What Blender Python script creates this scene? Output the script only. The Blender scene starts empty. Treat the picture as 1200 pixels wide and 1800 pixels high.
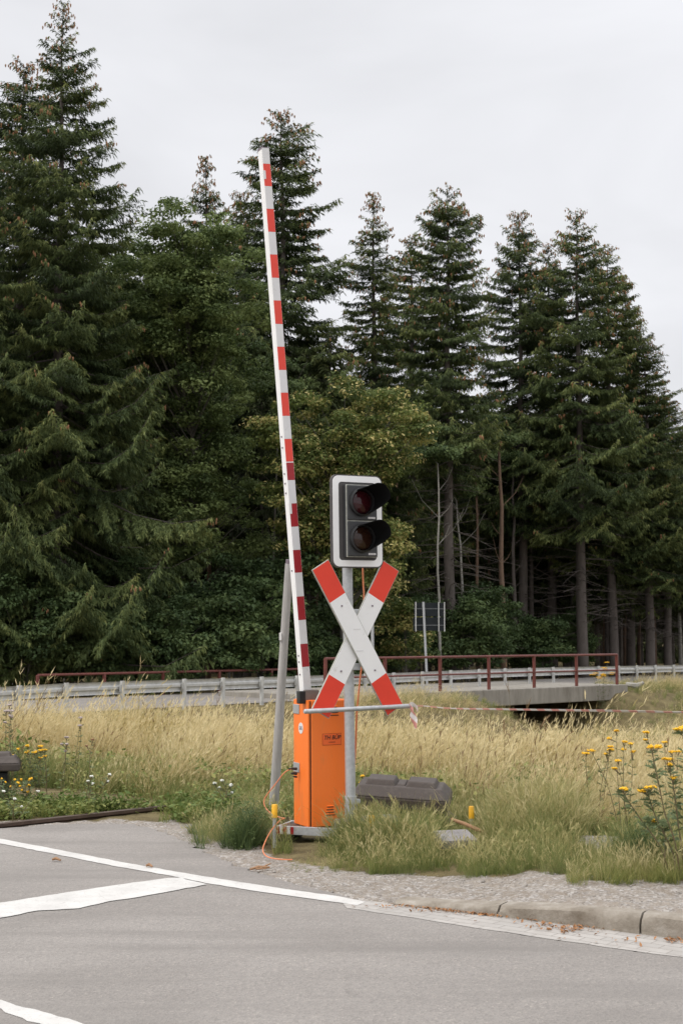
import bpy, math, random
import numpy as np
from mathutils import Vector, Matrix
R = math.radians
scene = bpy.context.scene
COL = scene.collection

# ------------------------------------------------------------------ camera
CAM_Z, PITCH, FPX = 1.6, math.atan(205 / 2500), 2500.0
cam = bpy.data.cameras.new('camera'); cam.lens = 50; cam.sensor_width = 36; cam.sensor_fit = 'AUTO'
cam.clip_end = 3000; cam.clip_start = 0.1
cam.dof.use_dof = True; cam.dof.focus_distance = 10.8; cam.dof.aperture_fstop = 8.0
co = bpy.data.objects.new('camera', cam); COL.objects.link(co)
co.location = (0, 0, CAM_Z); co.rotation_euler = (R(90) + PITCH, 0, 0)
scene.camera = co

# ------------------------------------------------------------------ sky, sun, exposure
SUN_EL, SUN_AZ = R(48), R(-112)          # azimuth from +Y towards +X
world = bpy.data.worlds.new('World'); scene.world = world; world.use_nodes = True
wt = world.node_tree; wn = wt.nodes; wl = wt.links
bg = wn['Background']
sky = wn.new('ShaderNodeTexSky'); sky.sky_type = 'NISHITA'; sky.sun_disc = False
sky.sun_elevation = SUN_EL; sky.sun_rotation = SUN_AZ; sky.dust_density = 3
tc = wn.new('ShaderNodeTexCoord'); sx = wn.new('ShaderNodeSeparateXYZ'); wl.new(tc.outputs['Generated'], sx.inputs[0])
def wmath(op, a, b=None, c=None):
    n = wn.new('ShaderNodeMath'); n.operation = op
    for i, v in enumerate((a, b, c)):
        if v is None: continue
        if isinstance(v, (int, float)): n.inputs[i].default_value = v
        else: wl.new(v, n.inputs[i])
    return n.outputs[0]
zc = wmath('MAXIMUM', sx.outputs[2], 0.0)
grad = wmath('ADD', wmath('MULTIPLY_ADD', zc, 1.6, 6.8), wmath('MULTIPLY', wmath('MAXIMUM', wmath('SUBTRACT', zc, .43), 0.0), 19.0))           # an overcast sky is about three times brighter overhead
mp = wn.new('ShaderNodeMapping'); mp.inputs['Scale'].default_value = (1.1, 1.1, 3.4); wl.new(tc.outputs['Generated'], mp.inputs[0])
nz = wn.new('ShaderNodeTexNoise'); nz.inputs['Scale'].default_value = 2.3; nz.inputs['Detail'].default_value = 5; nz.inputs['Roughness'].default_value = .5
nz.inputs['Distortion'].default_value = .5
wl.new(mp.outputs[0], nz.inputs['Vector'])
cl = wn.new('ShaderNodeMapRange'); cl.inputs[1].default_value = .3; cl.inputs[2].default_value = .7; cl.inputs[3].default_value = .90; cl.inputs[4].default_value = 1.14
wl.new(nz.outputs[0], cl.inputs[0])
val = wmath('MULTIPLY', grad, cl.outputs[0])
tint = wn.new('ShaderNodeVectorMath'); tint.operation = 'SCALE'; tint.inputs[0].default_value = (.985, .99, 1.025); wl.new(val, tint.inputs['Scale'])
mixw = wn.new('ShaderNodeMix'); mixw.data_type = 'RGBA'; mixw.inputs[0].default_value = .94
wl.new(sky.outputs[0], mixw.inputs[6]); wl.new(tint.outputs[0], mixw.inputs[7])
wl.new(mixw.outputs[2], bg.inputs[0]); bg.inputs[1].default_value = 0.1
sun = bpy.data.lights.new('sun', 'SUN'); sun.energy = 1.35; sun.angle = R(14); sun.color = (1, .95, .87)
so = bpy.data.objects.new('sun', sun); COL.objects.link(so)
sd = Vector((math.sin(SUN_AZ) * math.cos(SUN_EL), math.cos(SUN_AZ) * math.cos(SUN_EL), math.sin(SUN_EL)))
so.rotation_euler = sd.to_track_quat('Z', 'Y').to_euler(); so.location = sd * 50
scene.view_settings.view_transform = 'Standard'; scene.view_settings.look = 'None'
scene.view_settings.exposure = 0.26; scene.view_settings.gamma = 1
scene.render.engine = 'CYCLES'
scene.cycles.max_bounces = 7; scene.cycles.diffuse_bounces = 3; scene.cycles.transparent_max_bounces = 4

# ------------------------------------------------------------------ helpers
SP, CP = math.sin(PITCH), math.cos(PITCH)
def ray(px, py):
    u, v = (px - 600) / FPX, (900 - py) / FPX
    return u, CP - SP * v, SP + CP * v
def at(px, py, Y):
    u, y, z = ray(px, py); t = Y / y
    return Vector((u * t, Y, CAM_Z + z * t))
def gnd(px, py, z=0.0):
    u, y, w = ray(px, py); t = (z - CAM_Z) / w
    return Vector((u * t, y * t, z))
def sst(a, b, x):
    t = np.clip((np.asarray(x, float) - a) / (b - a), 0, 1); return t * t * (3 - 2 * t)
def lin(r, g, b, k=1.0):
    f = lambda c: ((c / 255) / 12.92 if c / 255 <= .04045 else ((c / 255 + .055) / 1.055) ** 2.4) * k
    return (f(r), f(g), f(b), 1)

def tag(o, label=None, cat=None, group=None, kind=None):
    if label: o['label'] = label
    if cat: o['category'] = cat
    if group: o['group'] = group
    if kind: o['kind'] = kind
    return o
def thing(name, label, cat, loc=(0, 0, 0), group=None, mat=None):
    o = bpy.data.objects.new(name, None); COL.objects.link(o); o.empty_display_size = .1
    if mat is not None: o.matrix_world = mat
    else: o.location = loc
    return tag(o, label, cat, group)
def link(name, me, mats, parent=None):
    o = bpy.data.objects.new(name, me); COL.objects.link(o)
    for m in (mats if isinstance(mats, (list, tuple)) else [mats]):
        if len(me.materials) < len(mats if isinstance(mats, (list, tuple)) else [mats]): me.materials.append(m)
    if parent: o.parent = parent
    return o
def copy_tree(o, parent=None):
    c = o.copy(); COL.objects.link(c)
    if parent: c.parent = parent
    for ch in o.children: copy_tree(ch, c)
    return c

def np_mesh(name, V, faces, midx=None, attrs=None, smooth=False):
    me = bpy.data.meshes.new(name); V = np.asarray(V, np.float32)
    me.vertices.add(len(V)); me.vertices.foreach_set('co', V.ravel())
    li = np.concatenate([f.ravel() for f in faces]).astype(np.int32)
    tot = np.concatenate([np.full(len(f), f.shape[1]) for f in faces]).astype(np.int32)
    st = np.concatenate([[0], np.cumsum(tot)[:-1]]).astype(np.int32)
    me.loops.add(len(li)); me.loops.foreach_set('vertex_index', li)
    me.polygons.add(len(tot)); me.polygons.foreach_set('loop_start', st); me.polygons.foreach_set('loop_total', tot)
    if midx is not None: me.polygons.foreach_set('material_index', np.concatenate(midx).astype(np.int32))
    me.polygons.foreach_set('use_smooth', np.full(len(tot), smooth))
    for k, a in (attrs or {}).items():
        t = 'FLOAT_VECTOR' if np.ndim(a) == 2 else ('INT' if np.asarray(a).dtype.kind == 'i' else 'FLOAT')
        at_ = me.attributes.new(k, t, 'POINT')
        at_.data.foreach_set('vector' if t == 'FLOAT_VECTOR' else 'value', np.asarray(a, np.int32 if t == 'INT' else np.float32).ravel())
    me.update(calc_edges=True); return me

class MB:
    """collects shapes into one mesh"""
    def __init__(s): s.v, s.f, s.m, s.M = [], [], [], Matrix()
    def add(s, vs, fs, m=0):
        b = len(s.v); s.v += [tuple(s.M @ Vector(p)) for p in vs]
        s.f += [tuple(i + b for i in f) for f in fs]; s.m += [m] * len(fs)
    def box(s, c, d, m=0, rot=None):
        x, y, z = d[0] / 2, d[1] / 2, d[2] / 2
        vs = [Vector(p) for p in ((-x, -y, -z), (x, -y, -z), (x, y, -z), (-x, y, -z), (-x, -y, z), (x, -y, z), (x, y, z), (-x, y, z))]
        if rot is not None: vs = [rot @ p for p in vs]
        s.add([p + Vector(c) for p in vs], [(0, 3, 2, 1), (4, 5, 6, 7), (0, 1, 5, 4), (1, 2, 6, 5), (2, 3, 7, 6), (3, 0, 4, 7)], m)
    def tube(s, pts, r, n=10, m=0, caps=True):
        pts = [Vector(p) for p in pts]; rs = r if isinstance(r, (list, tuple)) else [r] * len(pts)
        vs, fs = [], []; prev = None
        for i, p in enumerate(pts):
            d = (pts[min(i + 1, len(pts) - 1)] - pts[max(i - 1, 0)]).normalized()
            if prev is None: a = d.orthogonal().normalized()
            else:
                a = prev - d * prev.dot(d); a = a.normalized() if a.length > 1e-6 else d.orthogonal().normalized()
            prev = a; b = d.cross(a)
            for k in range(n):
                t = 2 * math.pi * k / n; vs.append(p + (a * math.cos(t) + b * math.sin(t)) * rs[i])
        for i in range(len(pts) - 1):
            for k in range(n):
                fs.append((i * n + k, i * n + (k + 1) % n, (i + 1) * n + (k + 1) % n, (i + 1) * n + k))
        if caps: fs += [tuple(range(n - 1, -1, -1)), tuple((len(pts) - 1) * n + k for k in range(n))]
        s.add(vs, fs, m)
    def prism(s, prof, fn, m=0):
        """prof: closed 2D outline; fn(point, end) -> 3D for end 0/1"""
        n = len(prof); vs = [fn(p, 0) for p in prof] + [fn(p, 1) for p in prof]
        fs = [(i, (i + 1) % n, n + (i + 1) % n, n + i) for i in range(n)] + [tuple(range(n - 1, -1, -1)), tuple(range(n, 2 * n))]
        s.add(vs, fs, m)
    def build(s, name, mats, parent=None, smooth=False, bevel=0, seg=2):
        me = bpy.data.meshes.new(name); me.from_pydata(s.v, [], s.f)
        mats = mats if isinstance(mats, (list, tuple)) else [mats]
        for m in mats: me.materials.append(m)
        me.polygons.foreach_set('material_index', s.m)
        import bmesh
        bm = bmesh.new(); bm.from_mesh(me); bmesh.ops.recalc_face_normals(bm, faces=bm.faces)
        if bevel:
            bmesh.ops.bevel(bm, geom=[e for e in bm.edges if len(e.link_faces) == 2 and e.calc_face_angle() > .6], offset=bevel, segments=seg, affect='EDGES', profile=.6)
        bm.to_mesh(me); bm.free()
        if smooth:
            me.polygons.foreach_set('use_smooth', [True] * len(me.polygons))
            me.set_sharp_from_angle(angle=R(38))
        o = bpy.data.objects.new(name, me); COL.objects.link(o)
        if parent: o.parent = parent
        return o
def rrect(w, h, r, n=6):
    o = []
    for cx, cy, a0 in ((w / 2 - r, h / 2 - r, 0), (-w / 2 + r, h / 2 - r, 90), (-w / 2 + r, -h / 2 + r, 180), (w / 2 - r, -h / 2 + r, 270)):
        for k in range(n + 1):
            a = R(a0 + 90 * k / n); o.append((cx + r * math.cos(a), cy + r * math.sin(a)))
    return o

# ------------------------------------------------------------------ materials
def new_mat(name):
    m = bpy.data.materials.new(name); m.use_nodes = True; nt = m.node_tree
    return m, nt.nodes, nt.links, nt.nodes['Principled BSDF']
def noise(n, l, scale, detail=4, rough=.6, vec=None, dist=0):
    t = n.new('ShaderNodeTexNoise'); t.inputs['Scale'].default_value = scale; t.inputs['Detail'].default_value = detail
    t.inputs['Roughness'].default_value = rough; t.inputs['Distortion'].default_value = dist
    if vec is not None: l.new(vec, t.inputs['Vector'])
    return t.outputs[0]
def ramp(n, l, src, stops):
    r = n.new('ShaderNodeValToRGB'); e = r.color_ramp.elements
    while len(e) < len(stops): e.new(.5)
    for i, (p, c) in enumerate(stops):
        e[i].position = p; e[i].color = c if len(c) == 4 else (*c, 1)
    l.new(src, r.inputs[0]); return r.outputs[0]
def mix(n, l, f, a, b, mode='MIX'):
    x = n.new('ShaderNodeMix'); x.data_type = 'RGBA'; x.blend_type = mode
    for i, v in ((0, f), (6, a), (7, b)):
        if isinstance(v, (int, float)): x.inputs[i].default_value = v
        elif isinstance(v, tuple): x.inputs[i].default_value = v
        else: l.new(v, x.inputs[i])
    return x.outputs[2]
def bump(n, l, b, h, strength, dist=.01):
    x = n.new('ShaderNodeBump'); x.inputs['Strength'].default_value = strength; x.inputs['Distance'].default_value = dist
    l.new(h, x.inputs['Height']); l.new(x.outputs[0], b.inputs['Normal'])
def simple(name, c1, c2=None, scale=8, rough=.5, metal=0, bmp=.0, dirt=None, dscale=3, dmin=.55, dmax=.75, stretch=(1, 1, 1)):
    m, n, l, b = new_mat(name); tcn = n.new('ShaderNodeTexCoord'); mpn = n.new('ShaderNodeMapping')
    mpn.inputs['Scale'].default_value = stretch; l.new(tcn.outputs['Object'], mpn.inputs[0]); v = mpn.outputs[0]
    c2 = c2 or tuple(x * .8 for x in c1[:3]) + (1,)
    nn = noise(n, l, scale, 6, .65, v)
    c = ramp(n, l, nn, [(.32, c1), (.68, c2)])
    if dirt is not None:
        dn = noise(n, l, dscale, 8, .72, v)
        f = ramp(n, l, dn, [(dmin, (0, 0, 0)), (dmax, (1, 1, 1))]); c = mix(n, l, f, c, dirt)
    l.new(c, b.inputs['Base Color']); b.inputs['Metallic'].default_value = metal
    rr = n.new('ShaderNodeMapRange'); rr.inputs[3].default_value = max(.03, rough - .1); rr.inputs[4].default_value = min(1, rough + .12); l.new(nn, rr.inputs[0]); l.new(rr.outputs[0], b.inputs['Roughness'])
    if bmp: bump(n, l, b, noise(n, l, scale * 6, 4, .6, v), bmp, .004)
    return m
M = {}
M['white'] = simple('white_paint', (.89, .88, .87, 1), (.84, .83, .815, 1), 6, .42, dirt=(.5, .47, .42, 1), dscale=9, dmin=.62, dmax=.85)
M['white_bright'] = simple('bright_white_foil', (.93, .92, .915, 1), (.88, .87, .86, 1), 8, .4)
M['white_foil'] = simple('white_reflective_foil', (.72, .71, .705, 1), (.66, .65, .645, 1), 10, .45, dirt=(.42, .40, .37, 1), dscale=12, dmin=.6, dmax=.85)
M['red_foil'] = simple('bright_red_foil', (.78, .060, .035, 1), (.70, .052, .03, 1), 8, .4, dirt=(.72, .25, .2, 1), dscale=28, dmin=.72, dmax=.8)
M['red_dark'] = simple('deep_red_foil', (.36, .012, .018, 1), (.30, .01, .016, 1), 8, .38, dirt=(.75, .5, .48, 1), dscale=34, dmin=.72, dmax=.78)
M['red_sign'] = simple('sign_red', (.82, .052, .022, 1), (.75, .046, .02, 1), 5, .38, dirt=(.7, .2, .14, 1), dscale=22, dmin=.73, dmax=.82)
M['orange'] = simple('orange_paint', (1.0, .225, .034, 1), (.95, .20, .026, 1), 4, .38, dirt=(.55, .20, .07, 1), dscale=6, dmin=.54, dmax=.85, stretch=(1, 1, .35))
M['galv'] = simple('galvanised_steel', (.55, .56, .57, 1), (.42, .43, .44, 1), 26, .55, .55, .05, dirt=(.33, .34, .33, 1), dscale=6, dmin=.55, dmax=.8)
M['galv_old'] = simple('weathered_zinc', (.60, .60, .585, 1), (.47, .47, .455, 1), 5, .6, .25, .04, dirt=(.3, .29, .27, 1), dscale=3, dmin=.55, dmax=.8)
M['steel_plate'] = simple('matt_aluminium_plate', (.5, .5, .5, 1), (.44, .44, .44, 1), 12, .5, .5)
M['black'] = simple('black_plastic', (.012, .012, .013, 1), (.02, .02, .02, 1), 12, .42, 0, .05)
M['black_matt'] = simple('matt_black_inside', (.006, .006, .006, 1), (.009, .009, .009, 1), 12, .9)
M['black_matt'].node_tree.nodes['Principled BSDF'].inputs['Specular IOR Level'].default_value = .04
M['housing'] = simple('anthracite_housing', (.035, .036, .038, 1), (.05, .05, .052, 1), 14, .5, 0, .06)
M['rim_grey'] = simple('brown_grey_backing', (.075, .068, .066, 1), (.06, .055, .054, 1), 10, .55)
M['seal'] = simple('pale_edge_seal', (.5, .5, .44, 1), (.3, .3, .26, 1), 22, .6)
M['sticker'] = simple('white_sticker', (.78, .76, .74, 1), (.7, .68, .66, 1), 20, .5)
M['ink'] = simple('black_print', (.02, .012, .01, 1), (.03, .018, .012, 1), 20, .6)
M['ink_grey'] = simple('grey_print', (.22, .18, .2, 1), (.16, .12, .15, 1), 20, .6)
M['label_orange'] = simple('orange_label', (.9, .155, .03, 1), (.86, .145, .025, 1), 20, .45)
M['label_edge'] = simple('label_border', (.45, .08, .012, 1), (.4, .07, .01, 1), 20, .5)
M['cord'] = simple('orange_cord', (.74, .26, .12, 1), (.62, .19, .08, 1), 20, .5)
M['yellow'] = simple('yellow_plastic', (.85, .46, .02, 1), (.8, .4, .015, 1), 14, .45, dirt=(.5, .3, .05, 1), dscale=20, dmin=.65, dmax=.9)
M['railing'] = simple('red_brown_paint', (.17, .045, .033, 1), (.12, .032, .025, 1), 4, .5, dirt=(.28, .12, .08, 1), dscale=5, dmin=.6, dmax=.85)
M['sign_back'] = simple('dark_sign_back', (.028, .032, .035, 1), (.02, .023, .025, 1), 3, .8); M['sign_back'].node_tree.nodes['Principled BSDF'].inputs['Specular IOR Level'].default_value = .1
M['sign_rib'] = simple('dull_sign_rib', (.16, .165, .17, 1), (.11, .115, .12, 1), 9, .6)
M['recycled'] = simple('recycled_plastic', (.075, .058, .048, 1), (.045, .035, .03, 1), 9, .7, 0, .4, dirt=(.15, .125, .105, 1), dscale=9, dmin=.5, dmax=.82)
M['wood_pole'] = simple('grey_wooden_pole', (.46, .44, .42, 1), (.33, .315, .30, 1), 6, .75, 0, .3, dirt=(.15, .14, .13, 1), dscale=4, dmin=.58, dmax=.8, stretch=(6, 6, .6))
M['stick'] = simple('bare_wood', (.36, .2, .1, 1), (.25, .14, .075, 1), 20, .8, 0, .2, stretch=(1, 1, 1))
M['rust'] = simple('rusty_rail_steel', (.07, .045, .035, 1), (.11, .075, .055, 1), 14, .6, .3, .2)
M['leaf_dry'] = simple('dry_leaves', (.4, .2, .08, 1), (.27, .13, .06, 1), 40, .8)
M['flower'] = simple('yellow_flower', (.85, .5, .01, 1), (.75, .4, .008, 1), 60, .7)
M['flower_white'] = simple('white_umbel', (.75, .75, .68, 1), (.65, .65, .58, 1), 60, .8)
M['thistle'] = simple('faded_thistle', (.5, .42, .4, 1), (.36, .3, .29, 1), 60, .9)
M['stem'] = simple('brown_green_stem', (.14, .135, .06, 1), (.16, .10, .055, 1), 20, .7)
M['herb_leaf'] = simple('grey_green_leaf', (.16, .20, .085, 1), (.11, .15, .06, 1), 30, .7)
M['slab'] = simple('concrete_slab', (.30, .28, .27, 1), (.21, .195, .19, 1), 8, .85, 0, .3)
M['bark'] = simple('spruce_bark', (.085, .07, .06, 1), (.13, .11, .098, 1), 5, .9, 0, .5, dirt=(.05, .04, .035, 1), dscale=3, stretch=(1, 1, .4))
M['bark_warm'] = simple('orange_pine_bark', (.15, .095, .065, 1), (.21, .135, .09, 1), 5, .9, 0, .5, dirt=(.12, .08, .06, 1), dscale=3, stretch=(1, 1, .35))
M['bark_pale'] = simple('birch_bark', (.40, .385, .34, 1), (.28, .265, .23, 1), 3, .8, 0, .2, dirt=(.05, .045, .04, 1), dscale=7, dmin=.58, dmax=.66, stretch=(.5, .5, 1.2))
M['bark_leaf'] = simple('grey_bark', (.1, .09, .075, 1), (.14, .125, .105, 1), 6, .9, 0, .4)
M['cone'] = simple('spruce_cone', (.30, .15, .07, 1), (.22, .11, .05, 1), 4, .8)

def foliage(name, stops, trans=.25, rough=.6, spec=.25):
    m, n, l, b = new_mat(name)
    a = n.new('ShaderNodeAttribute'); a.attribute_name = 'v'
    oi = n.new('ShaderNodeObjectInfo'); ad = n.new('ShaderNodeMath'); ad.operation = 'MULTIPLY_ADD'
    l.new(oi.outputs['Random'], ad.inputs[0]); ad.inputs[1].default_value = .14; l.new(a.outputs['Fac'], ad.inputs[2])
    c = ramp(n, l, ad.outputs[0], stops)
    l.new(c, b.inputs['Base Color']); b.inputs['Roughness'].default_value = rough
    b.inputs['Specular IOR Level'].default_value = spec
    t = n.new('ShaderNodeBsdfTranslucent'); l.new(c, t.inputs[0])
    ms = n.new('ShaderNodeMixShader'); ms.inputs[0].default_value = trans
    l.new(b.outputs[0], ms.inputs[1]); l.new(t.outputs[0], ms.inputs[2])
    l.new(ms.outputs[0], n['Material Output'].inputs[0]); return m
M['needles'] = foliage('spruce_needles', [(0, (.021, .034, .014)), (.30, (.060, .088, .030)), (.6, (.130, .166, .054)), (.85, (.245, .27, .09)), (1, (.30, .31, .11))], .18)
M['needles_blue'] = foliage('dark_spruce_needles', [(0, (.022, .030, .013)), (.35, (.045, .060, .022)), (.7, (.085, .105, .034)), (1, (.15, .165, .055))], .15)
M['leaves'] = foliage('green_leaves', [(0, (.05, .078, .026)), (.4, (.125, .17, .055)), (.75, (.23, .285, .10)), (1, (.34, .39, .15))], .3)
M['leaves_dark'] = foliage('dark_green_leaves', [(0, (.03, .052, .02)), (.4, (.07, .11, .038)), (.75, (.13, .175, .06)), (1, (.2, .25, .09))], .25)
M['leaves_yellow'] = foliage('yellowing_leaves', [(0, (.05, .072, .02)), (.45, (.125, .165, .042)), (.70, (.22, .25, .07)), (.84, (.50, .42, .15)), (1, (.68, .57, .25))], .3)

# ------------------------------------------------------------------ terrain
def terr(x, y):
    x = np.asarray(x, float); y = np.asarray(y, float)
    perp = (x + 2.54) * .657 + (y - 10.58) * .754
    base = -.075 * np.clip(perp - 2.6, 0, 23)
    g = (x + 1.04) * .82 - (y - 43.5) * .57
    s = (x + 1.04) * .57 + (y - 43.5) * .82
    zr = -.63 - .0105 * np.clip(s, -30, 60)
    goff = 2.9 * sst(12.5, 16.5, s) + 2.6 * sst(-8, -2, s) * (1 - sst(4.0, 7.0, s))
    w = 1 - sst(.9, 3.6, g - goff)
    z = base * (1 - w) + zr * w
    z = z - .25 * sst(7.5, 10, -g)
    al = (x - 6.9) * .703 + (y - 50.6) * .711
    q = (1 - sst(2.2, 3.9, np.abs(al - .7))) * (1 - sst(5, 9, g)) * (1 - sst(9, 12, -g))
    z = z * (1 - q) + q * np.minimum(z, -2.4)
    # pavement behind the kerb rises to the right
    kz = .120 * sst(.2, 1.7, x) * sst(.02, .10, kerbd(x, y)) * (1 - sst(10.2, 12, y))
    return z + kz
KERB = [gnd(px, py) for px, py in ((640, 1586), (690, 1593), (780, 1603), (875, 1614), (1000, 1629), (1125, 1645), (1230, 1659), (1400, 1684), (1700, 1735))]
KX = np.array([p.x for p in KERB]); KY = np.array([p.y for p in KERB])
def kerbd(x, y): return (y - np.interp(x, KX, KY)) * .75      # >0 : behind the kerb face
def kerbh(x): return float(.018 + .085 * sst(.2, 1.7, x))

def frange(segs):
    o = []
    for a, b, st in segs: o += list(np.arange(a, b, st))
    return np.array(o + [segs[-1][1]])
xs = frange([(-700, -60, 80), (-60, -26, 4), (-26, -4.6, .55), (-4.6, 4.4, .055), (4.4, 26, .55), (26, 60, 4), (60, 700, 80)])
ys = frange([(-80, 4, 6), (4, 7, .5), (7, 13.2, .045), (13.2, 20, .25), (20, 78, .5), (78, 140, 5), (140, 1500, 120)])
GX, GY = np.meshgrid(xs, ys); GZ = terr(GX, GY)
rng = np.random.default_rng(3)
def vnoise(x, y, sc, seed):
    r = np.random.default_rng(seed); T = r.random((64, 64))
    u, v = np.asarray(x) * sc, np.asarray(y) * sc; i, j = np.floor(u).astype(int), np.floor(v).astype(int); fu, fv = u - i, v - j
    fu = fu * fu * (3 - 2 * fu); fv = fv * fv * (3 - 2 * fv); g_ = lambda a, b: T[a % 64, b % 64]
    return (g_(i, j) * (1 - fu) + g_(i + 1, j) * fu) * (1 - fv) + (g_(i, j + 1) * (1 - fu) + g_(i + 1, j + 1) * fu) * fv
def pip(X, Y, poly):
    X = np.asarray(X); Y = np.asarray(Y); ins = np.zeros(X.shape, bool); n = len(poly)
    for i in range(n):
        x1, y1 = poly[i][0], poly[i][1]; x2, y2 = poly[(i + 1) % n][0], poly[(i + 1) % n][1]
        c = ((y1 > Y) != (y2 > Y)) & (X < (x2 - x1) * (Y - y1) / (y2 - y1 + 1e-12) + x1); ins ^= c
    return ins
def G2t(l):
    o = []
    for a, b in l:
        z = 0.0
        for _ in range(6): p = gnd(a, b, z); z = float(terr(p.x, p.y))
        o.append((p.x, p.y))
    return o
def G2(l): return [tuple(gnd(a, b))[:2] for a, b in l]

# road outline (far edge left to right, then the gutter, then well outside the picture)
far_edge = G2([(-900, 1502), (0, 1457), (120, 1449.5), (235, 1449), (290, 1466), (335, 1486), (385, 1512), (440, 1531), (520, 1556), (600, 1575), (646, 1587)])
gut_front = G2([(612, 1597), (700, 1610), (800, 1626), (900, 1641), (1000, 1656), (1100, 1670), (1200, 1684), (1500, 1730), (2200, 1850)])
road_poly = far_edge + gut_front + [(12, 3), (30, -14), (30, -40), (-40, -40), (-60, 20), (-22, 30.5)]
GRV = road_poly
inr = pip(GX, GY, road_poly)
GZ = np.where(inr, np.minimum(GZ, -.035), GZ)
GZ = np.where((kerbd(GX, GY) < .05) & (GX > -.2) & (GX < 12) & (GY < 9) & (GY > 4), np.minimum(GZ, -.035), GZ)
fine = (kerbd(GX, GY) > .12) & (np.abs(GX) < 4.5) & (GY > 7) & (GY < 13.2) & ~inr
GZ += np.where(fine, (vnoise(GX, GY, 6, 5) - .5) * .02 + (vnoise(GX, GY, 17, 6) - .5) * .014, 0)
# gravel share (a property of the ground: gravel by the road, soil and straw in the field)
gravel_poly = G2t([(200, 1436), (330, 1452), (420, 1478), (470, 1500), (520, 1520), (600, 1530), (760, 1538), (900, 1538), (1010, 1530), (1200, 1560), (1800, 1600), (1800, 1740), (600, 1600), (300, 1560), (120, 1449)])
bare = G2t([(1010, 1478), (1100, 1462), (1180, 1470), (1150, 1492), (1060, 1500)])
crossing = G2([(-500, 1470), (0, 1443), (110, 1442), (225, 1449), (120, 1452), (0, 1460)])
gr = np.where(pip(GX + (vnoise(GX, GY, 5, 8) - .5) * .3, GY + (vnoise(GX, GY, 5, 9) - .5) * .3, gravel_poly), 1.0, 0.0)
gr = np.maximum(gr, np.where(pip(GX, GY, bare) | pip(GX, GY, crossing), .85, 0))
for _ in range(3):
    g2 = gr.copy(); g2[1:-1, 1:-1] = (gr[:-2, 1:-1] + gr[2:, 1:-1] + gr[1:-1, :-2] + gr[1:-1, 2:] + 2 * gr[1:-1, 1:-1]) / 6; gr = g2
ny, nx = GX.shape; idx = np.arange(nx * ny).reshape(ny, nx)
F = np.stack([idx[:-1, :-1], idx[:-1, 1:], idx[1:, 1:], idx[1:, :-1]], -1).reshape(-1, 4)
gm = np_mesh('ground', np.stack([GX, GY, GZ], -1).reshape(-1, 3), [F], attrs={'gravel': gr.ravel()}, smooth=True)
m, n, l, b = new_mat('soil_and_gravel'); geo = n.new('ShaderNodeNewGeometry'); P = geo.outputs['Position']
soil = ramp(n, l, noise(n, l, 3.2, 8, .7, P), [(.25, (.06, .048, .028)), (.5, (.15, .12, .06)), (.75, (.24, .2, .1))])
vor = n.new('ShaderNodeTexVoronoi'); vor.inputs['Scale'].default_value = 62; l.new(P, vor.inputs['Vector'])
peb = ramp(n, l, vor.outputs['Color'], [(.15, (.17, .15, .13)), (.5, (.30, .275, .25)), (.85, (.46, .43, .40))])
fines = ramp(n, l, noise(n, l, 4, 9, .78, P), [(.3, (.19, .155, .12)), (.7, (.36, .32, .275))])
gcol = mix(n, l, ramp(n, l, noise(n, l, 16, 5, .7, P), [(.40, (0, 0, 0)), (.60, (1, 1, 1))]), fines, peb)
ga = n.new('ShaderNodeAttribute'); ga.attribute_name = 'gravel'
mk = n.new('ShaderNodeMath'); mk.operation = 'MULTIPLY_ADD'; l.new(noise(n, l, 9, 6, .7, P), mk.inputs[0]); mk.inputs[1].default_value = 1.8; mk.inputs[2].default_value = -.9
ms_ = n.new('ShaderNodeMath'); ms_.operation = 'ADD'; ms_.use_clamp = True; l.new(mk.outputs[0], ms_.inputs[0]); l.new(ga.outputs['Fac'], ms_.inputs[1])
l.new(mix(n, l, ramp(n, l, ms_.outputs[0], [(.42, (0, 0, 0)), (.6, (1, 1, 1))]), soil, gcol), b.inputs['Base Color'])
b.inputs['Roughness'].default_value = .95; b.inputs['Specular IOR Level'].default_value = .15
bump(n, l, b, vor.outputs['Distance'], .6, .02)
tag(link('ground', gm, m), kind='structure')

# asphalt
m, n, l, b = new_mat('asphalt'); geo = n.new('ShaderNodeNewGeometry'); P = geo.outputs['Position']
big = ramp(n, l, noise(n, l, .55, 6, .6, P, .6), [(.28, (.215, .197, .180)), (.72, (.30, .277, .256))])
sp = n.new('ShaderNodeTexVoronoi'); sp.inputs['Scale'].default_value = 95; l.new(P, sp.inputs['Vector'])
grain = ramp(n, l, sp.outputs['Color'], [(.1, (.68, .68, .68)), (.5, (1, 1, 1)), (.8, (1.08, 1.07, 1.05)), (.95, (1.5, 1.47, 1.42))])
c = mix(n, l, .6, big, grain, 'MULTIPLY')
fn_ = ramp(n, l, noise(n, l, 210, 3, .7, P), [(.3, (.72, .72, .72)), (.7, (1.25, 1.25, 1.25))])
c = mix(n, l, .42, c, fn_, 'MULTIPLY')
mpn = n.new('ShaderNodeMapping'); mpn.inputs['Rotation'].default_value = (0, 0, R(41)); mpn.inputs['Scale'].default_value = (.35, 2.6, 1); l.new(P, mpn.inputs[0])
c = mix(n, l, ramp(n, l, noise(n, l, 1.0, 5, .6, mpn.outputs[0]), [(.46, (0, 0, 0)), (.70, (.75, .75, .75))]), c, (.19, .175, .16, 1))
c = mix(n, l, ramp(n, l, noise(n, l, 1.7, 9, .8, P), [(.62, (0, 0, 0)), (.72, (.5, .5, .5))]), c, (.36, .345, .325, 1))
c = mix(n, l, ramp(n, l, noise(n, l, .9, 10, .82, P, 1.5), [(.30, (.5, .5, .5)), (.37, (0, 0, 0))]), c, (.13, .12, .11, 1))
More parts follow.
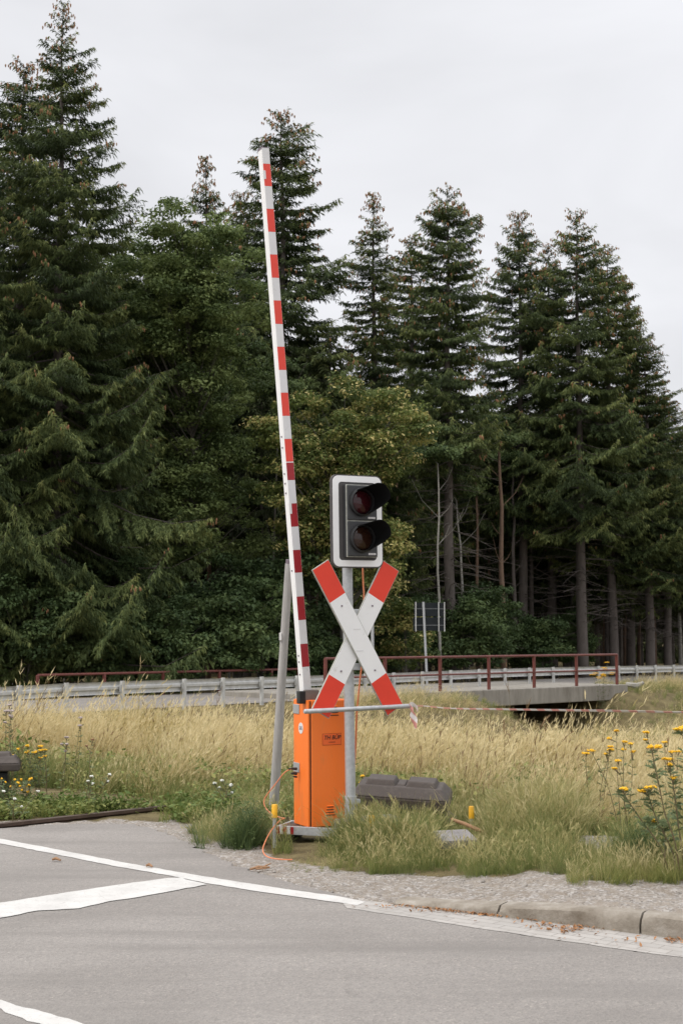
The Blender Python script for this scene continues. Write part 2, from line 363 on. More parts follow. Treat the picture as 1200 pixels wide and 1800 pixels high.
l.new(c, b.inputs['Base Color']); b.inputs['Roughness'].default_value = .85; b.inputs['Specular IOR Level'].default_value = .3
bump(n, l, b, sp.outputs['Distance'], .55, .006)
M['asphalt'] = m
def jit_poly(p, amp, step=.12, seed=1):
    r = random.Random(seed); o = []
    for i in range(len(p)):
        a = Vector(p[i][:2]); c_ = Vector(p[(i + 1) % len(p)][:2]); d = (c_ - a).length
        k = max(1, int(d / step)) if d < 9 else 1
        for j in range(k):
            q = a.lerp(c_, j / k)
            if k > 1: q += Vector((r.uniform(-amp, amp), r.uniform(-amp, amp)))
            o.append(q)
    return o
def sheet(name, poly, z, mat_, kind='structure', amp=0, step=.12, seed=1, zf=None):
    pts = jit_poly(poly, amp, step, seed) if amp else [Vector(p[:2]) for p in poly]
    me = bpy.data.meshes.new(name); me.from_pydata([(p.x, p.y, zf(p) if zf else z) for p in pts], [], [tuple(range(len(pts)))])
    import bmesh
    bm = bmesh.new(); bm.from_mesh(me); bmesh.ops.recalc_face_normals(bm, faces=bm.faces)
    if bm.faces[:][0].normal.z < 0: bmesh.ops.reverse_faces(bm, faces=bm.faces)
    bmesh.ops.triangulate(bm, faces=bm.faces); bm.to_mesh(me); bm.free()
    o = link(name, me, mat_)
    if kind: o['kind'] = kind
    return o
sheet('road', road_poly, .006, M['asphalt'], amp=.03, step=.07, seed=4)

# markings
m, n, l, b = new_mat('road_paint'); geo = n.new('ShaderNodeNewGeometry'); P = geo.outputs['Position']
c = ramp(n, l, noise(n, l, 5, 7, .7, P), [(.3, (.62, .605, .575)), (.7, (.50, .485, .46))])
c = mix(n, l, ramp(n, l, noise(n, l, 42, 6, .75, P), [(.56, (0, 0, 0)), (.70, (.85, .85, .85))]), c, (.3, .285, .27, 1))
c = mix(n, l, ramp(n, l, noise(n, l, 2.2, 8, .75, P), [(.50, (0, 0, 0)), (.75, (.5, .5, .5))]), c, (.33, .315, .295, 1))
l.new(c, b.inputs['Base Color']); b.inputs['Roughness'].default_value = .7
bump(n, l, b, noise(n, l, 120, 3, .6, P), .4, .003); M['paint'] = m
e_top = [(-700, 1386), (-300, 1429), (0, 1476), (100, 1495), (200, 1515), (300, 1533), (400, 1549.5), (500, 1565), (600, 1579), (642, 1588)]
e_bot = [(628, 1594), (600, 1590), (450, 1569), (360, 1554.5), (300, 1541.5), (200, 1524.5), (100, 1504), (0, 1484.5), (-300, 1437), (-700, 1391)]
sheet('edge_line', G2(e_top + e_bot), .0094, M['paint'], amp=.006, step=.06, seed=5)
sheet('stop_line', G2([(-900, 1735), (-400, 1653), (0, 1590), (100, 1574.5), (200, 1559), (296, 1546), (318, 1546), (356, 1555), (366, 1557.5), (340, 1562), (260, 1577), (190, 1588), (140, 1600), (66, 1604), (0, 1617), (-400, 1700), (-900, 1810)]), .0106, M['paint'], amp=.007, step=.06, seed=6)
sheet('centre_line', G2([(-900, 1560), (-300, 1690), (0, 1762), (60, 1778), (134, 1799), (170, 1812), (120, 1815), (50, 1799), (0, 1777), (-300, 1701), (-900, 1567)]), .0085, M['paint'], amp=.007, step=.05, seed=7)

# gutter strip of pale setts and the kerb
m, n, l, b = new_mat('gutter_concrete'); geo = n.new('ShaderNodeNewGeometry'); P = geo.outputs['Position']
mpn = n.new('ShaderNodeMapping'); mpn.inputs['Rotation'].default_value = (0, 0, R(38)); l.new(P, mpn.inputs[0])
br = n.new('ShaderNodeTexBrick'); br.inputs['Scale'].default_value = 3.1; br.inputs['Mortar Size'].default_value = .012; br.inputs['Mortar Smooth'].default_value = .4
br.inputs['Color1'].default_value = (.41, .385, .355, 1); br.inputs['Color2'].default_value = (.35, .33, .305, 1); br.inputs['Mortar'].default_value = (.21, .19, .17, 1)
l.new(mpn.outputs[0], br.inputs['Vector'])
c = mix(n, l, ramp(n, l, noise(n, l, 5, 8, .7, P), [(.45, (0, 0, 0)), (.7, (.75, .75, .75))]), br.outputs[0], (.29, .265, .24, 1))
l.new(c, b.inputs['Base Color']); b.inputs['Roughness'].default_value = .9; bump(n, l, b, noise(n, l, 60, 5, .7, P), .4, .005)
kb = [G2([(600, 1585)])[0]] + [(p.x, p.y + .02) for p in KERB]
sheet('gutter', [(p[0] - .012, p[1] - .022) for p in gut_front[::-1]] + kb, .0082, m, amp=.008, step=.1, seed=9)
m, n, l, b = new_mat('kerb_stone'); geo = n.new('ShaderNodeNewGeometry'); P = geo.outputs['Position']
c = ramp(n, l, noise(n, l, 6, 8, .7, P), [(.3, (.17, .14, .105)), (.5, (.28, .245, .20)), (.7, (.39, .355, .31))])
l.new(c, b.inputs['Base Color']); b.inputs['Roughness'].default_value = .95; bump(n, l, b, noise(n, l, 34, 6, .75, P), .8, .012); M['kerb'] = m
kpx = [(688, 1592.5), (873, 1613.7), (1124, 1644.8), (1380, 1681), (1660, 1728)]
def kpt(x): return Vector((x, float(np.interp(x, KX, KY)), 0))
rk = random.Random(5)
mb = MB()
for i in range(len(kpx) - 1):
    x0, x1 = gnd(*kpx[i]).x + .005, gnd(*kpx[i + 1]).x - .005
    N = max(4, int((x1 - x0) / .045)); rows = []
    for k in range(N + 1):
        x = x0 + (x1 - x0) * k / N; p = kpt(x); t = kpt(x + .01) - kpt(x - .01); t.normalize(); nn_ = Vector((-t.y, t.x, 0))
        h = kerbh(x) + .012; e = .5 - abs(k / N - .5)
        chip = max(0, float(vnoise(x, i, 5, 31)) - .62) * .09 + (.02 * max(0, 1 - e * 30))
        j = lambda a: rk.uniform(-a, a) * .3
        prof = [(.0 + j(.003), -.06), (.004 + j(.004), h * .5), (.008 + j(.004) + chip * .3, h - .012 - chip), (.022 + j(.004) + chip, h - .002), (.07, h + j(.002)), (.15, h + .003), (.155, -.06)]
        rows.append([tuple(p + nn_ * a + Vector((0, 0, z_))) for a, z_ in prof])
    vs = [q for r_ in rows for q in r_]; np_ = len(prof); fs = []
    for k in range(N):
        for q in range(np_ - 1): fs.append((k * np_ + q, (k + 1) * np_ + q, (k + 1) * np_ + q + 1, k * np_ + q + 1))
    fs += [tuple(range(np_)), tuple(N * np_ + q for q in range(np_ - 1, -1, -1))]
    mb.add(vs, fs)
tag(mb.build('kerb', M['kerb'], smooth=True), kind='structure')

# ------------------------------------------------------------------ far road on its low embankment
def gpt(s, g, dz=0):
    x = -1.04 + .57 * s + .82 * g; y = 43.5 + .82 * s - .57 * g
    return Vector((x, y, -.63 - .0105 * max(-30, min(60, s)) + dz))
sheet('far_road', [tuple(gpt(s, -.6)) for s in (-30, 60)] + [tuple(gpt(s, -6.8)) for s in (60, -30)], 0, M['asphalt'], zf=lambda p: -.63 - .0105 * ((p.x + 1.04) * .57 + (p.y - 43.5) * .82) + .02)

# ------------------------------------------------------------------ bridge
br_ = thing('bridge', 'low concrete bridge with a dark opening beneath its slab, beyond the dry grass', 'bridge', (5, 50, -.5))
def bl(obj_builder, name, mat_, par, **k):
    o = obj_builder.build(name, mat_, None, **k); o.parent = par; o.matrix_parent_inverse = par.matrix_basis.inverted(); return o
M['concrete'] = simple('weathered_concrete', (.33, .305, .265, 1), (.23, .21, .18, 1), 1.6, .9, 0, .3, dirt=(.16, .14, .11, 1), dscale=1.2, dmin=.52, dmax=.72, stretch=(2.2, 2.2, .5))
RA, RB = Vector((-.62, 43.3, 0)), Vector((10.75, 54.75, 0))
rd = (RB - RA).normalized(); rn = Vector((rd.y, -rd.x, 0))
zA, zB = -.44, -.52
def rail_pt(px):
    """point of the near bridge railing line in this column"""
    u = (px - 600) / FPX / CP
    for it in range(30): pass
    # RA + rd*t with x/y = (px-600)/2500 (pitch correction is negligible on the ground line)
    k = (px - 600) / FPX; t = (k * RA.y - RA.x) / (rd.x - k * rd.y); return RA + rd * t, t
LB = (RB - RA).length
mb = MB(); T0, T1, TH = .6, LB, .56
vs = []
for t, z in ((T0, zA), (T1, zB)):
    for off, zz in ((.22, z), (.22, z - TH), (-5.5, z - TH), (-5.5, z - .02)):
        p = RA + rd * t + rn * off; vs.append((p.x, p.y, zz))
mb.add(vs, [(0, 1, 2, 3), (7, 6, 5, 4), (0, 4, 5, 1), (1, 5, 6, 2), (2, 6, 7, 3), (3, 7, 4, 0)])
bl(mb, 'deck_slab', M['concrete'], br_, bevel=.03)
mb = MB()
for t in (2.3, LB - .9):
    mb = MB(); p = RA + rd * t - rn * 2.75; mb.box((p.x, p.y, -1.95), (1.0, 5.6, 1.72), rot=Matrix.Rotation(math.atan2(rd.y, rd.x), 3, 'Z')); bl(mb, 'abutment', M['concrete'], br_)

def railing(label, pts_px, line, ztop, zbot, low, posts):
    root = thing('bridge_railing', label, 'railing', tuple(line[0]) )
    a, c_ = line; mb = MB()
    mb.tube([Vector((a.x, a.y, ztop[0])), Vector((c_.x, c_.y, ztop[1]))], .042, 8)
    bl(mb, 'handrail', M['railing'], root, smooth=True)
    if low:
        mb = MB(); mb.tube([Vector((a.x, a.y, ztop[0] - low)), Vector((c_.x, c_.y, ztop[1] - low))], .032, 8); bl(mb, 'middle_rail', M['railing'], root, smooth=True)
    for f in posts:
        p = a.lerp(c_, f); z1 = ztop[0] + (ztop[1] - ztop[0]) * f; z0 = zbot[0] + (zbot[1] - zbot[0]) * f
        mb = MB(); mb.box((p.x, p.y, (z0 + z1) / 2), (.09, .09, z1 - z0), rot=Matrix.Rotation(R(45), 3, 'Z')); bl(mb, 'post', M['railing'], root, bevel=.008, seg=1)
p0 = rail_pt(571)[0]; p1 = rail_pt(1081)[0]; L_ = (p1 - p0).length
fr = [(rail_pt(x)[0] - p0).length / L_ for x in (572, 676, 772, 857, 936, 1010, 1080.5)]
railing('near red bridge railing with tall posts standing on the concrete slab edge', None, (p0, p1), (at(571, 1158, p0.y).z, at(1081, 1150.5, p1.y).z), (zA, zB), .58, fr)
q0, q1 = Vector((-9.54, 45, 0)), Vector((-1.6, 53.2, 0))
railing('long low red railing on the far side of the road behind the left guardrail', None, (q0, q1), (at(70, 1187, 45).z, at(520, 1176, 53.2).z), (-.8, -.85), 0, [0, .225, .44, .66, .88, 1])

# ------------------------------------------------------------------ guardrail
gpx = np.array([-260, -100, 0, 60, 115, 213, 322, 458, 540, 700, 850, 1000, 1130, 1250, 1400]); gd = np.array([29.6, 31.4, 32.8, 33.7, 34.6, 36.1, 38.4, 41.5, 43.5, 48, 52.5, 58, 64, 71, 82])
gy = np.array([1224, 1215, 1208, 1204.5, 1201.5, 1198, 1194.5, 1190.5, 1188, 1183, 1176.5, 1172.5, 1170, 1168, 1166])
def rail_at(px):
    d = float(np.interp(px, gpx, gd)); return at(px, float(np.interp(px, gpx, gy)), d)
gr_ = thing('guardrail', 'galvanised crash barrier along the far road, seen from its back with posts in front', 'guardrail', tuple(rail_at(300)))
prof = [(0, 0), (.045, -.03), (.05, -.085), (.0, -.125), (0, -.185), (.05, -.225), (.045, -.28), (0, -.31)]
N = 90; cols = np.linspace(-260, 1400, N); rows = []
pts = [rail_at(c_) for c_ in cols]
def beam(mb, pts, flip=1):
    vs, fs = [], []; k2 = len(prof) * 2
    for i, p in enumerate(pts):
        t = (pts[min(i + 1, len(pts) - 1)] - pts[max(0, i - 1)]); t.z = 0; t.normalize(); nn_ = Vector((t.y, -t.x, 0)) * flip
        for a, z_ in prof: vs.append(p - nn_ * (a + .01) + Vector((0, 0, z_)))
        for a, z_ in prof[::-1]: vs.append(p - nn_ * (a + .016) + Vector((0, 0, z_)))
    for i in range(len(pts) - 1):
        for q in range(k2): fs.append((i * k2 + q, i * k2 + (q + 1) % k2, (i + 1) * k2 + (q + 1) % k2, (i + 1) * k2 + q))
    fs += [tuple(range(k2 - 1, -1, -1)), tuple((len(pts) - 1) * k2 + q for q in range(k2))]
    mb.add(vs, fs)
mb = MB(); beam(mb, pts); bl(mb, 'rail_beam', M['galv_old'], gr_, smooth=True)
for px in [-150, -60, 32, 115, 213, 322, 390, 458, 520, 575, 640, 690, 740, 790, 840, 885, 928, 970, 1010, 1050, 1085, 1117, 1150, 1182, 1212, 1240]:
    p = rail_at(px); p2 = rail_at(px + 5); a = math.atan2(p2.y - p.y, p2.x - p.x); rot = Matrix.Rotation(a, 3, 'Z'); zg = -.75 - .62
    mb = MB(); q = p + rot @ Vector((0, -.075, 0)); h0 = p.z - 1.25; h1 = p.z + .02
    mb.box((q.x, q.y, (h0 + h1) / 2), (.10, .008, h1 - h0), rot=rot)
    for sgn in (-1, 1):
        q = p + rot @ Vector((.048 * sgn, -.045, 0)); mb.box((q.x, q.y, (h0 + h1) / 2), (.008, .07, h1 - h0), rot=rot)
    q = p + rot @ Vector((0, -.03, -.16)); mb.box((q.x, q.y, q.z), (.16, .04, .2), rot=rot)
    bl(mb, 'post', M['galv_old'], gr_)

# ------------------------------------------------------------------ road sign seen from behind, and a bare post
sg = at(748, 1175, 52.5); root = thing('road_sign', 'dark back of a road sign on a grey pole by the far road', 'road sign', (sg.x, sg.y, -.8))
za, zb = at(750, 1109, 52.5).z, at(750, 1059, 52.5).z
mb = MB(); w = 1.24; cx_ = at(754, 1080, 52.5).x; rot = Matrix.Rotation(R(14), 3, 'Z')
hh = (zb - za); mb.box((cx_, sg.y + .1, za + hh * .25 - .01), (w, .03, hh * .5 - .03), rot=rot); mb.box((cx_, sg.y + .1, za + hh * .75), (w - .08, .03, hh * .5 - .02), rot=rot)
bl(mb, 'panel', M['sign_back'], root, bevel=.008, seg=1)
mb = MB()
for f in (-.42, .29, .47):
    q = rot @ Vector((f * w, -.03, 0)); mb.box((cx_ + q.x, sg.y + .1 + q.y, (za + zb) / 2), (.035, .03, hh + .04), rot=rot)
for f in (.2, .78):
    q = rot @ Vector((.0, -.02, 0)); mb.box((cx_ + q.x, sg.y + .1 + q.y, za + hh * f), (w * .94, .012, .028), 1, rot=rot)
bl(mb, 'frame', [M['galv_old'], M['sign_rib']], root)
mb = MB(); a_, c_ = at(743.5, 1058, 52.4), at(749, 1175, 52.4); mb.tube([a_, a_.lerp(c_, 1.25)], .045, 10); bl(mb, 'pole', M['galv'], root, smooth=True)
a_ = at(654, 1092, 49); mb = MB(); mb.tube([a_, Vector((a_.x + .03, 49, -1.0))], .055, 10); mb.tube([a_ + Vector((0, 0, .0)), a_ + Vector((0, 0, .05))], .065, 10)
tag(mb.build('sign_post', M['galv'], smooth=True), 'thin pale post glimpsed behind the right arm of the cross', 'post')

# ------------------------------------------------------------------ level crossing signal: post, light, cross, bar
TH_ = R(30); D0 = 10.78
base = at(617, 1447, D0); base.z = 0
Msig = Matrix.Translation(base) @ Matrix.Rotation(R(-.78), 4, 'Y') @ Matrix.Rotation(TH_, 4, 'Z')
sig = thing('crossing_signal', 'galvanised post with a two lamp signal head and red and white cross', 'crossing signal', mat=Msig)
def Z0(py, d=D0): return at(600, py, d).z
ztop = Z0(930)
mb = MB(); mb.tube([(0, 0, -.1), (0, 0, ztop)], .0385, 20); mb.tube([(0, 0, -.05), (0, 0, Z0(1399))], .047, 20)
mb.box((.055, -.01, Z0(1409)), (.03, .03, .03)); mb.build('post', M['galv'], sig, smooth=True)
mb = MB(); mb.box((.16, .03, .10), (.5, .16, .16)); mb.build('foot', M['slab'], sig, bevel=.02)
# signal head
hx, hz = .035, (Z0(837) + Z0(999)) / 2; H_ = Z0(837) - Z0(999); W_ = .445
head = MB(); FY = -.075
head.prism(rrect(W_, H_, .055), lambda p, e: (hx + p[0], FY - (.026 if e else 0), hz + p[1]), 0)
ho = head.build('backboard', M['rim_grey'], sig, smooth=True)
mb = MB(); outer = rrect(W_ - .018, H_ - .018, .05); inner = rrect(W_ - .118, H_ - .112, .026)
k = len(outer); vs = [(hx + p[0], FY - .0295, hz + p[1]) for p in outer + inner] + [(hx + p[0], FY - .026, hz + p[1]) for p in outer + inner]
fs = []
for i in range(k):
    j = (i + 1) % k; fs += [(i, j, k + j, k + i), (i, 2 * k + i, 2 * k + j, j), (k + i, k + j, 3 * k + j, 3 * k + i)]
mb.add(vs, fs); mb.build('white_border', M['white_bright'], ho)
mb = MB(); bw, bh = .268, (Z0(855) - Z0(981)); bx, bz = hx + .012, (Z0(855) + Z0(981)) / 2
mb.box((bx, FY - .026 - .02, bz), (bw, .04, bh)); mb.build('housing', M['housing'], ho, bevel=.006)
mb = MB(); mb.box((bx, FY - .0675, bz), (bw - .001, .007, bh - .001)); mb.build('edge_seal', M['seal'], ho, bevel=.002)
cy = {}
for i, sgn in enumerate((1, -1)):
    zc_ = bz + sgn * bh / 4; yf = FY - .071; cy[i] = zc_
    mb = MB(); mb.box((bx, yf - .004, zc_), (bw - .012, .014, bh / 2 - .010))
    mb.build('lamp_door', M['housing'], ho, bevel=.008)
    lx = bx - .008; r0 = .096
    mb = MB()   # bezel
    n_ = 40; ring = [(r0 + .012, 0), (r0 + .012, -.03), (r0, -.036), (r0 - .006, -.012)]
    vs = [(lx + rr * math.cos(2 * math.pi * k / n_), yf - .008 + yy, zc_ + .005 + rr * math.sin(2 * math.pi * k / n_)) for k in range(n_) for rr, yy in ring]
    fs = [(k * 4 + q, ((k + 1) % n_) * 4 + q, ((k + 1) % n_) * 4 + q + 1, k * 4 + q + 1) for k in range(n_) for q in range(3)]
    mb.add(vs, fs); mb.build('bezel', M['black'], ho, smooth=True)
    mb = MB()   # convex lens
    vs, fs = [], []; NR = 8
    for q in range(NR + 1):
        ph = q / NR; rr = (r0 - .006) * math.sin(ph * math.pi / 2); yy = -.010 - .028 * math.cos(ph * math.pi / 2)
        for k in range(n_): vs.append((lx + rr * math.cos(2 * math.pi * k / n_), yf - .002 + yy, zc_ + .005 + rr * math.sin(2 * math.pi * k / n_)))
    for q in range(1, NR):
        for k in range(n_): fs.append((q * n_ + k, q * n_ + (k + 1) % n_, (q + 1) * n_ + (k + 1) % n_, (q + 1) * n_ + k))
    fs.append(tuple(n_ + k for k in range(n_)))
    mb.add(vs, fs)
    col = ((.045, .007, .010, 1), (.036, .015, .009, 1))[i]
    lm = simple(('dark_red_lens', 'dark_amber_lens')[i], col, tuple(x * .7 for x in col[:3]) + (1,), 30, .05)
    mb.build('lens', lm, ho, smooth=True)
    mb = MB()   # hood: from the upper left over the top to the lower right
    vs, fs = [], []; K = 36; a0, a1 = 124, -72; Lh = .24
    for sh in (0, 1):
        for k in range(K + 1):
            f = k / K; a = R(a0 + (a1 - a0) * f); rr = r0 + .006 - .005 * sh
            ln = Lh * float(sst(0, .12, f) ** .5) * float(1 - sst(.66, .99, f) * .97); flare = 1 - .04 * ln / Lh
            vs += [(lx + rr * math.cos(a), yf - .012, zc_ + .005 + rr * math.sin(a)), (lx + rr * flare * math.cos(a), yf - .03 - ln, zc_ + .005 + rr * flare * math.sin(a) + .10 * ln)]
    o2 = 2 * (K + 1)
    for k in range(K):
        fs.append((2 * k, 2 * k + 1, 2 * k + 3, 2 * k + 2)); fs.append((o2 + 2 * k, o2 + 2 * k + 2, o2 + 2 * k + 3, o2 + 2 * k + 1)); fs.append((2 * k + 1, o2 + 2 * k + 1, o2 + 2 * k + 3, 2 * k + 3))
    mb.add(vs, fs); mb.build('visor', M['black_matt'], ho, smooth=True)
    mb = MB(); mb.box((bx + .078, yf - .012, zc_ - bh / 4 + .024), (.062, .006, .014)); st_ = mb.build('rating_label', M['sticker'], ho)
    mb = MB()
    for q in range(5): mb.box((bx + .078 - .02 + q * .01, yf - .0155, zc_ - bh / 4 + .024), (.005, .002, .003))
    mb.build('rating_print', M['ink_grey'], ho)
mb = MB()
for zz in (hz + .2, hz - .2):
    mb = MB(); mb.box((.01, -.04, zz), (.13, .085, .04)); mb.build('mounting_clamp', M['galv'], sig)
# cross
cz = (Z0(1122)); cx0 = .028; AW, AL = .160, 1.265
def arm(ang, y0, name):
    mb = MB(); rot = Matrix.Rotation(ang, 3, 'Y')
    def strip(u0, u1, m_, w_=AW, yy=(0, .004), ins=0):
        pr = [(-w_ / 2, u0), (w_ / 2, u0), (w_ / 2, u1), (-w_ / 2, u1)]
        mb.prism(pr, lambda p, e: Vector((cx0, y0, cz)) + rot @ Vector((p[0], -yy[0] - (yy[1] if e else 0), p[1])), m_)
    strip(-AL / 2, AL / 2, 2, AW, (0, .016))
    e = .283
    strip(-AL / 2 + .004, -AL / 2 + e, 1, AW - .008, (.016, .0025)); strip(AL / 2 - e, AL / 2 - .004, 1, AW - .008, (.016, .0025))
    strip(-AL / 2 + e, AL / 2 - e, 0, AW - .008, (.016, .0025))
    for u in (-.28, .28):
        c_ = Vector((cx0, y0, cz)) + rot @ Vector((0, -.0205, u)); mb.box(c_, (.012, .006, .012), 3)
    return mb.build(name, [M['white'], M['red_sign'], M['seal'], M['ink_grey']], sig)
arm(R(30), -.06, 'cross_arm'); a1 = arm(R(-30), -.083, 'cross_arm')
mb = MB()
for px_, py_ in ((627, 1106), (631, 1144)):
    mb = MB(); mb.box((cx0 - .01 + (px_ - 627) / 231 / .866, -.1025, Z0(py_)), (.062, .002, .005)); mb.build('stamped_line', M['white_foil'], a1)
mb = MB()
for zz in (Z0(1077), Z0(1172)):
    mb = MB(); mb.box((.01, -.03, zz), (.11, .075, .05)); mb.build('cross_clamp', M['galv'], sig, bevel=.004)
mb = MB(); zb_ = Z0(1244.5); mb.tube([(-.455, -.125, zb_ - .003), (-.445, -.125, zb_ - .003), (.475, -.125, zb_ + .002), (.49, -.12, zb_ + .002)], [.012, .0175, .0175, .012], 14)
mb.build('crossbar', M['galv'], sig, smooth=True)
def wpt(lx, ly, lz): return Msig @ Vector((lx, ly, lz))

# cords behind the post
def curve_pts(P, n=14):
    P = [Vector(p) for p in P]; P = [P[0]] + P + [P[-1]]; o = []
    for i in range(1, len(P) - 2):
        for k in range(n):
            t = k / n; a, b_, c_, d = P[i - 1:i + 3]
            o.append(.5 * ((2 * b_) + (c_ - a) * t + (2 * a - 5 * b_ + 4 * c_ - d) * t * t + (3 * b_ - a - 3 * c_ + d) * t ** 3))
    return o + [P[-1]]
mb = MB(); mb.tube(curve_pts([at(637, 990, 10.98), at(638.5, 1030, 11.0), at(639.5, 1052, 11.0), at(637, 1150, 11.0), at(632, 1200, 11.02), at(627, 1255, 11.02), at(625, 1310, 11.03), at(621, 1380, 11.0), at(618, 1450, 10.95)], 8), .0065, 8)
tag(mb.build('power_cable', M['cord'], smooth=True), 'thin orange cable hanging straight down behind the signal post', 'cable')

# ------------------------------------------------------------------ barrier: cabinet, boom, base
BD = 10.80; bc = at(546, 1455, BD); zb0, zb1 = bc.z, at(546, 1231.5, BD).z
BR = R(25); Mb = Matrix.Translation((bc.x, bc.y, 0)) @ Matrix.Rotation(R(-.35), 4, 'Y') @ Matrix.Rotation(BR, 4, 'Z')
bar = thing('barrier', 'orange barrier cabinet with a raised red and white boom', 'barrier', mat=Mb)
CW, CD = .312, .285       # origin = near vertical edge; front runs +x, left side runs +y
mb = MB(); mb.box((CW / 2 + .004, CD / 2 + .004, (zb0 + zb1) / 2), (CW - .006, CD - .004, zb1 - zb0 - .012)); mb.build('cabinet_core', M['black'], bar)
mb = MB(); mb.box((CW / 2 + .008, .009, (zb0 + zb1) / 2), (CW - .006, .018, zb1 - zb0 - .004)); door = mb.build('front_door', M['orange'], bar, bevel=.005)
mb = MB(); mb.box((-.001, CD / 2 + .014, (zb0 + zb1) / 2), (.018, CD - .010, zb1 - zb0)); side = mb.build('side_panel', M['orange'], bar, bevel=.005)
mb = MB(); mb.box((CW / 2 + .01, CD / 2 + .02, zb1 - .004), (CW + .002, CD, .012)); mb.build('cover', M['orange'], bar, bevel=.004)
mb = MB(); mb.box((CW + .003, CD / 2 + .016, (zb0 + zb1) / 2), (.012, CD - .012, zb1 - zb0 - .03)); mb.build('side_panel', M['orange'], bar)
for zz in (Z0(1248, 10.85), Z0(1352, 10.85)):
    mb = MB(); mb.box((-.013, CD - .055, zz), (.006, .105, .072)); mb.box((-.006, CD + .004, zz), (.018, .014, .072)); mb.build('hinge_plate', M['steel_plate'], bar, bevel=.003)
# vent slots near the top and bottom of the front door
for zz, n0, n1 in ((zb1 - .115, .165, .235), (zb0 + .085, .125, .2)):
    for q in range(4):
        mb = MB(); mb.box(((n0 + n1) / 2, -.0005, zz + q * .02), (n1 - n0 - q * .008, .004, .008)); mb.build('vent_slot', M['black'], door)
        mo = MB(); mo.box(((n0 + n1) / 2, -.003, zz + q * .02 + .0065), (n1 - n0 + .004 - q * .008, .009, .005), rot=Matrix.Rotation(R(25), 3, 'X')); mo.build('vent_louvre', M['orange'], door)
def text(body, size, name, mat_, parent, M4, shear=0, offset=0, ext=.0008, xs=1):
    cu = bpy.data.curves.new(name, 'FONT'); cu.body = body; cu.size = size; cu.shear = shear; cu.offset = offset; cu.extrude = ext; cu.align_x = 'CENTER'; cu.align_y = 'CENTER'; cu.resolution_u = 4
    t = bpy.data.objects.new(name, cu); COL.objects.link(t); dg = bpy.context.evaluated_depsgraph_get()
    me = bpy.data.meshes.new_from_object(t.evaluated_get(dg)); bpy.data.objects.remove(t); me.transform(M4 @ Matrix.Diagonal((xs, 1, 1, 1)))
    me.materials.clear(); me.materials.append(mat_); o = bpy.data.objects.new(name, me); COL.objects.link(o); o.parent = parent; return o
lz = Z0(1300, 10.85); lxm = .178
mb = MB(); mb.box((lxm, -.0008, lz), (.158, .002, .088)); lab = mb.build('name_plate', M['label_edge'], door)
mb = MB(); mb.box((lxm, -.0022, lz), (.151, .0015, .081)); mb.build('plate_face', M['label_orange'], door)
front = Matrix.Rotation(R(90), 4, 'X')
text('TH BÜP', .043, 'lettering', M['ink'], door, Matrix.Translation((lxm + .001, -.0036, lz + .012)) @ front, .22, .0006, xs=.95)
mb = MB()
for q in range(6): mb.box((lxm - .022 + q * .009, -.0035, lz - .022), (.007, .0012, .009 if q % 2 else .008))
mb.build('small_print', M['label_edge'], door)
mb = MB(); sz = Z0(1281.5, 10.83); sy = CD * .53
mb.tube([(-.0095, sy, sz), (-.0125, sy, sz)], .042, 32); mb.build('round_sticker', M['sticker'], side)
text('SAS', .040, 'sticker_lettering', M['ink_grey'], side, Matrix.Translation((-.0130, sy, sz)) @ Matrix.Rotation(R(-90), 4, 'Z') @ front, 0, .0008, xs=.85)
# boom
b0, b1 = at(537, 1217, BD + .12), at(463, 263, BD + .12)
ax = (b1 - b0).normalized(); Bl = (b1 - b0).length
fx = Vector((math.cos(BR), math.sin(BR), 0)); fx = (fx - ax * fx.dot(ax)).normalized(); fy = ax.cross(fx)   # fx: along the striped face, fy: away
Mi = Mb.inverted()
BWd, BDp, ch = .070, .080, .008
def tpos(py):
    lo, hi = 0.0, 1.0
    f = (1217 - py) / (1217 - 263)
    # perspective: depth is constant along the boom, so z is close to linear in tan; solve exactly
    z = at(500, py, BD + .12).z; return (z - b0.z) / (b1.z - b0.z) * Bl
oct_ = [(-BWd / 2 + ch, -BDp / 2), (BWd / 2 - ch, -BDp / 2), (BWd / 2, -BDp / 2 + ch), (BWd / 2, BDp / 2 - ch), (BWd / 2 - ch, BDp / 2), (-BWd / 2 + ch, BDp / 2), (-BWd / 2, BDp / 2 - ch), (-BWd / 2, -BDp / 2 + ch)]
mb = MB()
mb.prism(oct_, lambda p, e: Mi @ (b0 + ax * (Bl if e else 0) + fx * p[0] + fy * p[1]), 0)
boom = mb.build('boom', M['white'], bar)
def patch(mb, t0, t1, m_, w=BWd - 2 * ch + .006, jag=0, off=0, th=.002):
    mb.prism([(-w / 2, t0), (w / 2, t0), (w / 2, t1), (-w / 2, t1)], lambda p, e: Mi @ (b0 + ax * p[1] + fx * (p[0] + off) + fy * (-BDp / 2 - (th if e else -.001))), m_)
reds = [(291, 330), (370, 410), (450, 490.5), (530.5, 571.5), (611.5, 652), (692, 732.5), (773, 812.5), (814.5, 845), (886, 926.5), (967.5, 1007), (1049, 1090), (1132, 1172)]
mw = MB(); last = 263
for i, (ya, yb) in enumerate(reds):
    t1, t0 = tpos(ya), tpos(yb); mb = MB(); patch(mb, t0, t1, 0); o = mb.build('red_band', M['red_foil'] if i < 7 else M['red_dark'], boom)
    if ya - last > 5: mw = MB(); patch(mw, t1 + .001, tpos(last) - .001, 0); mw.build('white_band', M['white_foil'], boom)
    last = yb
mw = MB(); patch(mw, tpos(1214), tpos(last) - .001, 0); mw.build('white_band', M['white_foil'], boom)
mb = MB(); mb.prism([(p[0] * 1.02, p[1] * 1.02) for p in oct_], lambda p, e: Mi @ (b0 + ax * (Bl + (.006 if e else -.012)) + fx * p[0] + fy * p[1])); q = Mi @ (b1 + ax * .006 - fx * .0)
